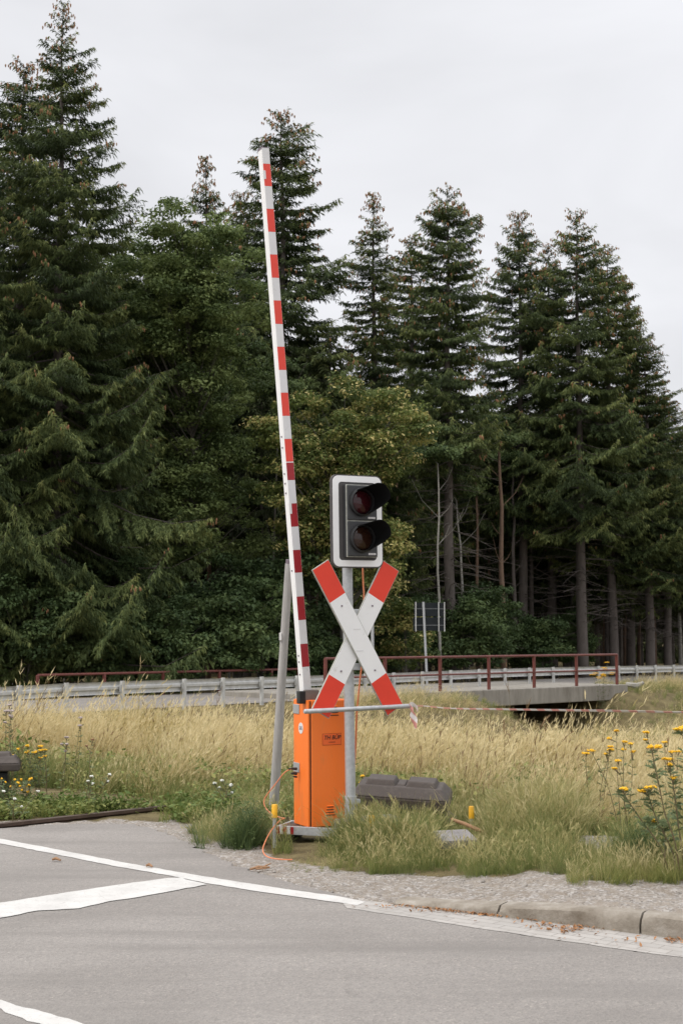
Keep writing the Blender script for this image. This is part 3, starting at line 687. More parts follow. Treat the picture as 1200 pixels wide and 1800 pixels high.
mb.tube([q, q + Vector((-.01, 0, .03))], .0035, 6); mb.build('end_cap', M['ink_grey'], boom)
for yy in (768, 787, 833, 850, 867, 1003, 1152, 1163, 1185):
    c_ = Mi @ (b0 + ax * tpos(yy) - fx * (BWd / 2 + .002) - fy * .005); mb = MB(); mb.box(c_, (.008, .012, .012)); mb.build('rivet', M['ink_grey'], boom)
for ya, yb in ((303, 318), (885, 904)):
    t0, t1 = tpos(yb), tpos(ya); mb = MB(); mb.prism([(-.014, t0), (.006, t0), (.006, t1), (-.014, t1)], lambda p, e: Mi @ (b0 + ax * p[1] + fx * (p[0] - BWd / 2 + .014) + fy * (-BDp / 2 - (.004 if e else .0022))), 0); mb.build('inventory_sticker', M['sticker'], boom)
# boom holder
mb = MB(); c_ = Mi @ (b0 + Vector((.022, .0, -.030))); mb.prism([(-.055, -.05), (.085, -.05), (.085, .01), (.06, .052), (-.055, .052)], lambda p, e: (c_.x + p[0], c_.y + (-.055 if e else .06), c_.z + p[1])); mb.build('boom_bracket', simple('grey_brown_casting', (.22, .19, .17, 1), (.16, .14, .125, 1), 12, .6, .3, .2), bar, bevel=.008)
mb = MB(); c_ = Mi @ (at(529, 1223, BD + .06)); mb.box((c_.x, c_.y, c_.z - .012), (.05, .06, .095)); mb.build('rubber_buffer', M['black'], bar, bevel=.005)
# base frame
fb0, fb1 = at(486, 1457, 10.86), at(596, 1465, 10.70)
fd = (fb1 - fb0); fd.z = 0; fl = fd.length; fd.normalize(); fnn = Vector((-fd.y, fd.x, 0))
mb = MB(); rotf = (Mi.to_3x3() @ Matrix((fd, fnn, Vector((0, 0, 1)))).transposed())
fc = Mi @ ((fb0 + fb1) / 2); fc = Vector((fc.x, fc.y, (fb0.z + fb1.z) / 2))
mb.box(fc, (fl, .02, .062), 0, rotf); mb.box(fc + rotf @ Vector((0, .3, 0)), (fl, .02, .062), 0, rotf)
for sx_ in (-1, 1): mb.box(fc + rotf @ Vector((sx_ * (fl / 2 - .012), .15, 0)), (.02, .28, .06), 0, rotf)
bf = mb.build('base_frame', M['galv'], bar, bevel=.003)
mb = MB(); mb.box(fc + rotf @ Vector((0, .15, .012)), (fl - .045, .27, .01), 0, rotf); mb.build('base_tray', M['rust'], bar)
mb = MB(); ps = [-.5, -.455, -.38, -.33, -.25, -.21]
bw_ = [(488, 493, 1), (494, 499.5, 0), (500, 506, 1), (506.5, 512, 0), (512.5, 518, 1)]
for xa, xb, m_ in bw_:
    u0, u1 = (xa - 487) / 110 * fl - fl / 2, (xb - 487) / 110 * fl - fl / 2
    mb.box(fc + rotf @ Vector(((u0 + u1) / 2, -.0115, .0)), (u1 - u0, .003, .054), m_, rotf)
mb.build('warning_foil', [M['white_foil'], M['red_dark']], bf)
mb = MB()
for sx_ in (-.9, .9):
    for sy_ in (.03, .27): mb = MB(); mb.box(fc + rotf @ Vector((sx_ * fl / 2.3, sy_, -.055)), (.09, .07, .06), 0, rotf); mb.build('base_foot', M['black'], bar)
# cable gland at the side
g0 = at(519, 1353, 10.95)
mb = MB(); gl = Mi @ g0
for dz_, ln, r_ in ((.006, .055, .011), (-.03, .035, .012), (-.055, .02, .008)):
    mb.tube([gl + Vector((.012, 0, dz_)), gl + Vector((-ln * .6, .0, dz_ + .004)), gl + Vector((-ln, .0, dz_ + .002))], [r_, r_ * .8, r_ * .55], 10)
mb.build('cable_gland', M['black'], bar, smooth=True)
# the orange cable to the ground
d_ = 10.93
cp = [at(512, 1352, d_), at(500, 1358, d_), at(485, 1377, d_), at(470, 1396, d_), at(464, 1408, d_), at(467, 1420, 10.9), at(478, 1431, 10.84), at(492, 1437, 10.78), at(500, 1438.5, 10.74), at(491, 1443, 10.66), at(476, 1461, 10.5), at(466, 1480, 10.3), at(462, 1494, 10.14), at(467, 1504, 10.0), at(480, 1509, 9.93), at(500, 1511, 9.9), at(514, 1511, 9.9)]
for p in cp: p.z = max(p.z, .008)
mb = MB(); mb.tube(curve_pts(cp, 8), .0043, 8)
tag(mb.build('power_cable', M['cord'], smooth=True), 'orange cable looping from the cabinet down onto the gravel', 'cable')

# ------------------------------------------------------------------ leaning pole behind the boom
a_, c_ = at(482, 1405, 12.3), at(508, 991, 12.05); root = thing('leaning_pole', 'grey weathered wooden pole leaning behind the raised boom', 'pole', tuple(a_))
c2 = a_ + (a_ - c_) * .12; mb = MB()
def pole(mb, p, q, w0, w1, n=6):
    rows = []
    mb.tube([p.lerp(q, i / n) for i in range(n + 1)], [w0 + (w1 - w0) * i / n for i in range(n + 1)], 12)
pole(mb, c2, c_, .044, .034); bl(mb, 'shaft', M['wood_pole'], root, smooth=True)
mb = MB(); mb.tube([c_ - (c_ - a_).normalized() * .0, c_ + (c_ - a_).normalized() * .035], .030, 12); bl(mb, 'end_cap', M['ink_grey'], root)
q = at(493, 1119, 12.1); mb = MB(); mb.box(q, (.022, .03, .065)); bl(mb, 'plastic_clip', M['sticker'], root, bevel=.004)

# ------------------------------------------------------------------ barrier tape
t_start = wpt(.475, -.125, zb_)
tp = [t_start, at(745, 1241, 10.95), at(790, 1245, 10.75), at(870, 1246.5, 10.4), at(1000, 1248.5, 9.9), at(1100, 1250, 9.5), at(1200, 1252, 9.1), at(1400, 1254, 8.4)]
m, n, l, b = new_mat('barrier_tape_foil'); geo = n.new('ShaderNodeTexCoord'); sp_ = n.new('ShaderNodeSeparateXYZ'); l.new(geo.outputs['Object'], sp_.inputs[0])
def m1(op, a, b_):
    x = n.new('ShaderNodeMath'); x.operation = op
    for i, v in enumerate((a, b_)):
        if isinstance(v, (int, float)): x.inputs[i].default_value = v
        else: l.new(v, x.inputs[i])
    return x.outputs[0]
st_ = m1('GREATER_THAN', m1('FRACT', m1('MULTIPLY', m1('ADD', sp_.outputs[0], sp_.outputs[2]), 11.0), 0), .5)
l.new(mix(n, l, st_, (.80, .74, .71, 1), (.76, .36, .32, 1)), b.inputs['Base Color']); b.inputs['Roughness'].default_value = .35; M['tape'] = m
def ribbon(pts, ws, twist, mb, th=.0012):
    P = curve_pts(pts, 10); N_ = len(P); vs, fs = [], []
    for i, p in enumerate(P):
        f = i / (N_ - 1); d = (P[min(i + 1, N_ - 1)] - P[max(i - 1, 0)]).normalized(); w = float(np.interp(f, np.linspace(0, 1, len(ws)), ws)); a = twist * f
        up = Vector((0, 0, 1)); up = (up - d * up.dot(d)); up = up.normalized() if up.length > .05 else Vector((1, 0, 0)); sd_ = d.cross(up)
        v = (up * math.cos(a) + sd_ * math.sin(a)) * w / 2; nn_ = (sd_ * math.cos(a) - up * math.sin(a)) * th
        vs += [p + v, p - v, p - v + nn_, p + v + nn_]
    for i in range(N_ - 1):
        for q in range(4): fs.append((4 * i + q, 4 * i + (q + 1) % 4, 4 * i + 4 + (q + 1) % 4, 4 * i + 4 + q))
    fs += [(3, 2, 1, 0), tuple(4 * N_ - 4 + q for q in range(4))]
    mb.add(vs, fs)
rt = thing('barrier_tape', 'red and white barrier tape stretched right from the crossbar above the grass', 'tape', tuple(t_start))
mb = MB(); ribbon(tp, [.012, .007, .009, .013, .017, .02, .022, .022], 1.2, mb); bl(mb, 'stretched_tape', M['tape'], rt)
mb = MB(); ribbon([t_start + Vector((-.012, -.02, .01)), t_start + Vector((.0, -.025, -.02)), t_start + Vector((.006, -.03, -.06)), t_start + Vector((.022, -.03, -.11)), t_start + Vector((.03, -.035, -.165))], [.02, .03, .045, .05, .04], .5, mb)
ribbon([t_start + Vector((-.02, -.02, .0)), t_start + Vector((0, -.03, .022)), t_start + Vector((.035, -.02, -.005)), t_start + Vector((.045, -.02, -.04))], [.018, .024, .02, .012], .9, mb); bl(mb, 'loose_end', M['tape'], rt)

# ------------------------------------------------------------------ yellow capped pegs
pegs = [(482.5, 1414, 1437, 10.6, 'yellow capped peg beside the orange cable left of the cabinet'), (653, 1433, 1455, 10.45, 'low yellow capped peg in the grass right of the signal foot'), (828, 1417, 1439, 11.2, 'yellow capped peg by the stick and stone slab')]
for px, ya, yb, d, lb in pegs:
    p = at(px, yb, d); q = at(px, ya, d); root = thing('marker_peg', lb, 'peg', (p.x, p.y, 0), 'yellow capped marker pegs')
    mb = MB(); mb.tube([Vector((p.x, p.y, -.05)), Vector((p.x, p.y, p.z + .02))], .014, 12); bl(mb, 'shaft', M['galv'], root, smooth=True)
    mb = MB(); mb.tube([p, q - Vector((0, 0, .006)), q], [.0215, .0215, .017], 16); bl(mb, 'cap', M['yellow'], root, smooth=True)

# ------------------------------------------------------------------ recycled plastic base plates
def plate(mb, w, d, h, rot, loc, notch=True):
    """a chamfered slab with two raised pads and a hand hole"""
    def frustum(w0, d0, w1, d1, z0, z1, cx=0, cy=0):
        vs = [Vector((cx + sx_ * a / 2, cy + sy_ * b_ / 2, z)) for z, a, b_ in ((z0, w0, d0), (z1, w1, d1)) for sx_, sy_ in ((-1, -1), (1, -1), (1, 1), (-1, 1))]
        vs = [Vector(loc) + rot @ v for v in vs]; mb.add(vs, [(3, 2, 1, 0), (4, 5, 6, 7), (0, 1, 5, 4), (1, 2, 6, 5), (2, 3, 7, 6), (3, 0, 4, 7)])
    frustum(w, d, w, d, 0, h * .42); frustum(w * .998, d * .998, w * .84, d * .66, h * .42 + .002, h * .8)
    for cx in (-.21, .21): frustum(w * .34, d * .62, w * .27, d * .44, h * .8 - .02, h, cx * w, 0)
    frustum(w * .10, d * .5, w * .08, d * .42, h * .8 - .01, h * .86)
px0 = at(706, 1398, 11.9)
root = thing('base_plate', 'dark recycled plastic base plate lying in the grass behind the signal post', 'base plate', (px0.x, px0.y, 0))
zt = at(706, 1370, 12.0).z; z1 = zt - .20
mb = MB(); plate(mb, .80, .46, .21, Matrix.Rotation(R(-9), 3, 'Z') @ Matrix.Rotation(R(3), 3, 'Y') @ Matrix.Rotation(R(6), 3, 'X'), (px0.x, px0.y + .05, z1 + .01)); bl(mb, 'plate_body', M['recycled'], root, bevel=.013)
mb = MB(); plate(mb, .86, .46, z1 * .96, Matrix.Rotation(R(6), 3, 'Z') @ Matrix.Rotation(R(4), 3, 'Y'), (px0.x + .06, px0.y + .10, -.02))
tag(mb.build('base_plate', M['recycled'], bevel=.012), 'second dark base plate underneath, its right end sticking out of the grass', 'base plate')
px1 = at(-25, 1362, 13.2); mb = MB(); plate(mb, .62, .40, .16, Matrix.Rotation(R(10), 3, 'Z'), (px1.x, 13.2, at(0, 1353, 13.2).z)); 
tag(mb.build('base_plate', M['recycled'], bevel=.012), 'dark base plate at the left edge beside yellow flowers', 'base plate')
mb = MB(); mb.box((px1.x - .05, 13.25, .12), (.5, .3, .35), rot=Matrix.Rotation(R(10), 3, 'Z')); tag(mb.build('ballast_block', M['black'], bevel=.03), 'black block carrying the base plate at the left edge', 'block')
# slab, stick
s0 = gnd(795, 1480, .12); mb = MB(); mb.box((s0.x + .02, s0.y + .05, .13), (.26, .2, .07), rot=Matrix.Rotation(R(18), 3, 'Z') @ Matrix.Rotation(R(14), 3, 'X')); tag(mb.build('stone_slab', M['slab'], bevel=.015), 'flat grey stone slab in the grass with a stick lying on it', 'slab')
mb = MB(); mb.tube([at(793, 1440, 10.7), at(815, 1448, 10.62), at(838, 1458, 10.55), at(862, 1468, 10.5)], [.011, .015, .015, .010], 8); tag(mb.build('stick', M['stick'], smooth=True), 'pale brown stick lying over the stone slab', 'stick')
# rail of the crossing
r0_, r1_ = gnd(0, 1455.5), gnd(520, 1401); rdv = (r1_ - r0_).normalized(); mb = MB(); pr = [(-.075, -.12), (.075, -.12), (.075, -.1), (.012, -.085), (.012, -.04), (.036, -.025), (.036, 0), (-.036, 0), (-.036, -.025), (-.012, -.04), (-.012, -.085), (-.075, -.1)]
rs = Vector((rdv.y, -rdv.x, 0)); mb.prism(pr, lambda p, e: (r0_ + rdv * (3.7 if e else -3.2)) + rs * p[0] + Vector((0, 0, p[1] + (.055 if e else .022))))
tag(mb.build('rail', M['rust']), 'rusty rail of the track crossing the road at the left, running into the grass', 'rail')

# ------------------------------------------------------------------ trees
def ribbon_set(P, D, Ln, Wd, v, rg, bend=.45, two=True):
    """leaf or needle ribbons: 5 verts, a quad and a tip triangle each"""
    out = []
    for rep in range(2 if two else 1):
        S = np.cross(D, rg.normal(size=P.shape)); S /= np.linalg.norm(S, axis=1, keepdims=True) + 1e-9
        D2 = D + np.array([0, 0, -bend]); D2 /= np.linalg.norm(D2, axis=1, keepdims=True)
        A = P; B = A + D * (Ln * .5)[:, None]; C = B + D2 * (Ln * .5)[:, None]; w = Wd[:, None]
        out.append((np.stack([A - S * w * .35, A + S * w * .35, B + S * w * .5, B - S * w * .5, C], 1).reshape(-1, 3), np.repeat(v, 5)))
    V = np.concatenate([o[0] for o in out]); vv = np.concatenate([o[1] for o in out])
    k = np.arange(len(V) // 5)[:, None] * 5
    return V, k + np.array([0, 1, 2, 3]), k + np.array([3, 2, 4]), vv
def cones_mesh(P, L, rg):
    n_ = len(P); k = 5; a = np.arange(k) * 2 * np.pi / k; r = L * .17
    V = np.zeros((n_, k * 2 + 2, 3)); V[:, 0] = P; V[:, -1] = P - np.stack([0 * L, 0 * L, L], 1)
    for j, (zz, rr) in enumerate(((.3, 1.0), (.65, .8))):
        V[:, 1 + j * k:1 + (j + 1) * k, 0] = P[:, None, 0] + r[:, None] * rr * np.cos(a); V[:, 1 + j * k:1 + (j + 1) * k, 1] = P[:, None, 1] + r[:, None] * rr * np.sin(a); V[:, 1 + j * k:1 + (j + 1) * k, 2] = (P[:, 2] - L * zz)[:, None]
    t, q = [], []
    for i in range(k):
        j = (i + 1) % k; t += [[0, 1 + i, 1 + j], [2 * k + 1, 1 + k + j, 1 + k + i]]; q.append([1 + i, 1 + k + i, 1 + k + j, 1 + j])
    o = np.arange(n_)[:, None, None] * (2 * k + 2)
    return V.reshape(-1, 3), (o + np.array(t)).reshape(-1, 3), (o + np.array(q)).reshape(-1, 4)

def spruce_meshes(name, seed, H, Rm, base=.08, step=.30, per=5, twig=.09, dens=3, wid=.055, tl=.42, power=.85, gap=.0, cones=120, dead=0, lean=0, droop=1.0, top_round=0, bark_seg=7, side=2, side_step=.30):
    rg = np.random.default_rng(seed); rn_ = random.Random(seed); mb = MB()
    r0 = .0105 * H + .02; mb.tube([(lean * (z / H) + .04 * math.sin(z * .7), .03 * math.cos(z * .5), z) for z in np.linspace(-.4, H * .985, 16)], [max(.012, r0 * (1 - z / (H * 1.0)) ** .85) for z in np.linspace(0, H * .985, 16)], bark_seg)
    z = base * H; Ps, Ds, Ls, Ws, Vs, cp_ = [], [], [], [], [], []
    az = rn_.uniform(0, 6.28)
    side_gap = [(rn_.uniform(0, 6.28), rn_.uniform(.15, .9)) for _ in range(5)]
    while z < H - .15:
        t = (z - base * H) / (H * (1 - base)); env = (1 - .38 * float(sst(.82, 1, t))) * Rm * min(1.0, ((1 - t) ** power) * (1 + top_round * math.sin(t * math.pi) ** 2)) * (.75 + .25 * min(1, t * 7))
        nb = per if t < .9 else 4
        for b_ in range(nb):
            az += 2.399 + rn_.uniform(-.35, .35); zz = z + rn_.uniform(-.5, .5) * step
            L = max(.22, (env + .08) * rn_.uniform(.6, 1.14) * (1.25 if rn_.random() < .08 else 1))
            if rn_.random() < gap: continue
            for ga, gt in side_gap:
                if abs((az - ga + math.pi) % (2 * math.pi) - math.pi) < .5 and abs(t - gt) < .05: L *= .55
            a_ = (.75 if t > .94 else -.46 * droop + (.42 + .46 * droop) * t ** 1.5) + rn_.uniform(-.14, .14); up_ = (.36 * (1 - t) * droop + .08) * rn_.uniform(.5, 1.4)
            dh = np.array([math.cos(az), math.sin(az), 0]); perp = np.array([-dh[1], dh[0], 0])
            ns = max(3, int(L / twig)); s = np.linspace(.06, 1, ns); wob = rn_.uniform(-.12, .12)
            cx_ = lean * zz / H
            pts_ = np.stack([cx_ + (dh[0] + perp[0] * wob * s) * L * s, (dh[1] + perp[1] * wob * s) * L * s, zz + L * (a_ * s + up_ * s ** 3 - .10 * s * (1 - s))], 1)
            kk = np.linspace(0, ns - 1, min(5, ns)).astype(int)
            mb.tube([(cx_, 0, zz)] + [tuple(pts_[i]) for i in kk], [.012 + .011 * L] + [max(.006, (.010 + .009 * L) * (1 - i / ns)) for i in kk], 4, caps=False)
            tone = rn_.uniform(.02, .46)
            def hang(PT, S_, dirs, lf, k_, tn):
                m_ = len(PT)
                for q in range(k_):
                    sd_ = rg.choice([-1, 1], m_); pp = np.stack([-dirs[:, 1], dirs[:, 0], 0 * dirs[:, 0]], 1)
                    D = pp * (sd_ * rg.uniform(.1, .8, m_))[:, None] + dirs * rg.uniform(.2, .8, m_)[:, None] + np.array([0, 0, -1]) * (rg.uniform(.2, 1.9, m_) * (1 - .75 * t))[:, None] + rg.normal(size=(m_, 3)) * .22
                    D /= np.linalg.norm(D, axis=1, keepdims=True)
                    Ps.append(PT + rg.normal(size=(m_, 3)) * .03); Ds.append(D); Ls.append(tl * lf * rg.uniform(.5, 1.25, m_)); Ws.append(wid * rg.uniform(.7, 1.3, m_))
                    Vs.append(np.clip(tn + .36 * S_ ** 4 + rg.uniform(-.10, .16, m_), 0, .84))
            hang(pts_, s, np.repeat(dh[None], ns, 0), min(1, .4 + L / 2.5), dens, tone)
            if L > .7 and side:
                nb_ = int(L / side_step)
                for q in range(nb_):
                    f = .22 + .74 * (q + rn_.random() * .6) / nb_; b0_ = pts_[min(ns - 1, int(f * (ns - 1)))]
                    for sg_ in (-1, 1):
                        if rn_.random() < .12: continue
                        Lb = (.42 * L * (1.05 - f) ** .7 + .12) * rn_.uniform(.6, 1.15); db = perp * sg_ * rn_.uniform(.6, .95) + dh * rn_.uniform(.35, .8); db /= np.linalg.norm(db); m_ = max(2, int(Lb / (twig * 1.25))); u_ = np.linspace(.12, 1, m_)
                        PT = b0_ + db * (Lb * u_)[:, None] + np.array([0, 0, 1]) * (Lb * ((a_ + .1) * .5 * u_ - .30 * (1 - t) * u_ ** 2))[:, None]
                        hang(PT, np.maximum(f * .75, .98 * u_ * (.55 + .45 * f)), np.repeat(db[None], m_, 0), .85, side, tone + rn_.uniform(-.06, .06))
            if cones and rn_.random() < cones * (.25 + t) / 400: 
                for q in range(rn_.randint(2, 5)): cp_.append(pts_[-1] + np.array([rn_.uniform(-.18, .18), rn_.uniform(-.18, .18), rn_.uniform(-.12, .05)]))
        z += step * (1 if t < .85 else .7)
    for q in range(dead):
        zz = rn_.uniform(.10 * H, base * H * 1.25); az += 2.4 + rn_.uniform(-.4, .4); L = rn_.uniform(.9, 3.0); e = rn_.uniform(-.35, .25); d = Vector((math.cos(az), math.sin(az), 0)); p = Vector((lean * zz / H, 0, zz)); P_ = [p]
        for k in range(4): p = p + (d + Vector((rn_.uniform(-.15, .15), rn_.uniform(-.15, .15), e - .04 * k + rn_.uniform(-.1, .1)))) * L / 4; P_.append(p)
        mb.tube(P_, [.025, .018, .014, .01, .006], 4, caps=False)
        for k in (2, 3):
            s_ = Vector((-d.y, d.x, rn_.uniform(-.5, .2))) * rn_.choice((-1, 1)); mb.tube([P_[k], P_[k] + (d * .5 + s_) * rn_.uniform(.2, .6)], [.010, .005], 4, caps=False)
    P, D, Ln, Wd, v = map(np.concatenate, (Ps, Ds, Ls, Ws, Vs))
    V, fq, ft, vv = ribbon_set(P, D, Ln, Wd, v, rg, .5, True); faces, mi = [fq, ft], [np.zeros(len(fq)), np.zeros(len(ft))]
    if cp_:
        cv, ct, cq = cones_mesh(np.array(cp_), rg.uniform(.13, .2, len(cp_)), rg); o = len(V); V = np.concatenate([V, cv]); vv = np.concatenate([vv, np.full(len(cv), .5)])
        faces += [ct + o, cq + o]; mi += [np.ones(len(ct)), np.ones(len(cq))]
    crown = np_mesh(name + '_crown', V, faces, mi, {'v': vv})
    return crown, mb
def make_tree(name, label, cat, loc, crown, trunk_me, group=None, rz=0, sc=1, mats=None, tmat=None):
    root = thing(name, label, cat, loc, group); root.rotation_euler = (0, 0, rz); root.scale = (sc,) * 3 if not isinstance(sc, tuple) else sc
    if not crown.materials:
        for m_ in mats: crown.materials.append(m_)
    if not trunk_me.materials: trunk_me.materials.append(tmat)
    for nm, me in (('trunk', trunk_me), ('crown', crown)):
        o = bpy.data.objects.new(nm, me); COL.objects.link(o); o.parent = root
    return root
def trunk_mesh(mb, name):
    me = bpy.data.meshes.new(name); me.from_pydata(mb.v, [], mb.f); me.polygons.foreach_set('use_smooth', [True] * len(mb.f)); return me
PROTO = {}
def proto(key, **k):
    c_, mb = spruce_meshes(key, **k); PROTO[key] = (c_, trunk_mesh(mb, key + '_trunk'), k['H'])
proto('wide', seed=11, H=27, Rm=6.0, base=.07, step=.36, per=5, tl=.27, dens=4, wid=.034, power=.76, cones=220, droop=1.3, gap=.14, side=4, side_step=.30, twig=.075)
proto('dense', seed=12, H=26, Rm=4.0, base=.30, step=.31, per=5, tl=.27, dens=4, wid=.034, power=.62, cones=300, droop=1.15, side=4, gap=.15, side_step=.30, dead=80, twig=.08)
proto('narrow', seed=13, H=24, Rm=3.3, base=.20, step=.33, per=5, tl=.27, dens=4, wid=.034, power=.70, cones=330, droop=1.3, gap=.14, side=4, side_step=.31, dead=20, twig=.08)
proto('round', seed=14, H=23, Rm=2.4, base=.42, step=.29, per=6, tl=.25, dens=4, wid=.034, power=.36, cones=300, droop=.7, dead=120, gap=.14, side=4, twig=.08)
proto('ragged', seed=15, H=24, Rm=3.6, base=.33, step=.33, per=5, tl=.27, dens=4, wid=.034, power=.60, cones=360, droop=1.25, gap=.20, dead=80, side=4, side_step=.31, twig=.08)
proto('deep', seed=16, H=22, Rm=3.8, base=.26, step=.5, per=5, tl=.6, dens=3, wid=.08, twig=.13, power=.65, cones=0, droop=.9, dead=18, side=1, side_step=.5)
proto('deep_thin', seed=17, H=21, Rm=3.1, base=.36, step=.55, per=5, tl=.6, dens=3, wid=.08, twig=.13, power=.6, cones=0, droop=.8, dead=22, side=1, side_step=.5)
proto('backdrop', seed=18, H=20, Rm=4.2, base=.03, step=.5, per=6, tl=.7, dens=3, wid=.10, twig=.14, power=.7, cones=0, droop=.9, side=0)
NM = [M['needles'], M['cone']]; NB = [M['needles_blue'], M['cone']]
def put(key, label, px, py, d, rz=0, wide=1.0, group=None, name='spruce_tree', mats=NM, tmat=None):
    p = at(px, py, d); z0 = float(terr(p.x, d)); c_, t_, H = PROTO[key]; s = (p.z - z0) / H
    return make_tree(name, label, 'tree', (p.x, d, z0), c_, t_, group, rz, (s * wide, s * wide, s), mats, tmat or M['bark'])
FG = 'spruces along the edge of the forest'
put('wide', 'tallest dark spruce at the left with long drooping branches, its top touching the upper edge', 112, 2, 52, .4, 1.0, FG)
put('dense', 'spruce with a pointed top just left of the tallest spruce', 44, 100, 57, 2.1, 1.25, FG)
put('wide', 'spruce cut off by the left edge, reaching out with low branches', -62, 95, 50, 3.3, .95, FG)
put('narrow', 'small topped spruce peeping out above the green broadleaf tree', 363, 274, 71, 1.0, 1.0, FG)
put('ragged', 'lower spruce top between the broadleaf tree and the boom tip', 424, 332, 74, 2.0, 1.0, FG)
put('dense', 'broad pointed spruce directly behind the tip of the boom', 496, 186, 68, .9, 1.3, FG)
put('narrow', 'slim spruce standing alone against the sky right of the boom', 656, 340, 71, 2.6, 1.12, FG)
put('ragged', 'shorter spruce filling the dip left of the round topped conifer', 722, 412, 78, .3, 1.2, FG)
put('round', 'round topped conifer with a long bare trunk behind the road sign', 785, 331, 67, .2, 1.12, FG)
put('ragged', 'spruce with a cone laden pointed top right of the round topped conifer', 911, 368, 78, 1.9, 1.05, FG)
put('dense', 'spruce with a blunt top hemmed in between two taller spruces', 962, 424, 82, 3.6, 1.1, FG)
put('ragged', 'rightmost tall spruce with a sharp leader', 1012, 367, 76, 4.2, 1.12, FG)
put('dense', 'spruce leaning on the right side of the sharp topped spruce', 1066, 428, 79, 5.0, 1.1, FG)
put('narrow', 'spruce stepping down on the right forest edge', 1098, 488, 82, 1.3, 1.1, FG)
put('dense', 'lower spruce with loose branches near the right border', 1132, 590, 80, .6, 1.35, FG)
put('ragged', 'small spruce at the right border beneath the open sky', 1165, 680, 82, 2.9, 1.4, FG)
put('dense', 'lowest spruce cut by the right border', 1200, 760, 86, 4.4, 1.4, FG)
# the depth of the forest
rr_ = random.Random(77); DG = 'spruces deep in the forest'
def deep(px, d, ytop):
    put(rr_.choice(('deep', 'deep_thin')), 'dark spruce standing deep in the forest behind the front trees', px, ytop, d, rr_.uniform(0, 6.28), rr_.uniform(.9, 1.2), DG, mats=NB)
for d, st in ((84, 62), (93, 52), (104, 48), (118, 46)):
    px = -190 + rr_.uniform(0, 30)
    while px < 1390:
        y = 430 + rr_.uniform(0, 90) if px < 180 else (560 + rr_.uniform(0, 80) if px < 560 else (690 + rr_.uniform(0, 60) if px < 1100 else 800 + rr_.uniform(0, 60)))
        if d < 90 and (730 < px < 850): y = 800
        deep(px, d + rr_.uniform(-3, 3), y); px += st * rr_.uniform(.7, 1.3)
for px, d in ((130, 62), (190, 66), (250, 70), (280, 64), (340, 72), (420, 70), (460, 64), (540, 76), (580, 66), (30, 66), (-60, 68), (630, 80), (690, 76), (850, 80), (990, 86), (1140, 90)):
    y = 520 if px < 200 else (600 if px < 600 else 760); deep(px, d, y + rr_.uniform(-30, 60))

px = -230
while px < 1450:
    put('backdrop', 'dark spruce standing deep in the forest behind the front trees', px, (620 if px < 600 else 830) + rr_.uniform(-40, 60), 132 + rr_.uniform(-5, 5), rr_.uniform(0, 6.28), 1.1, DG, mats=NB); px += rr_.uniform(55, 85)

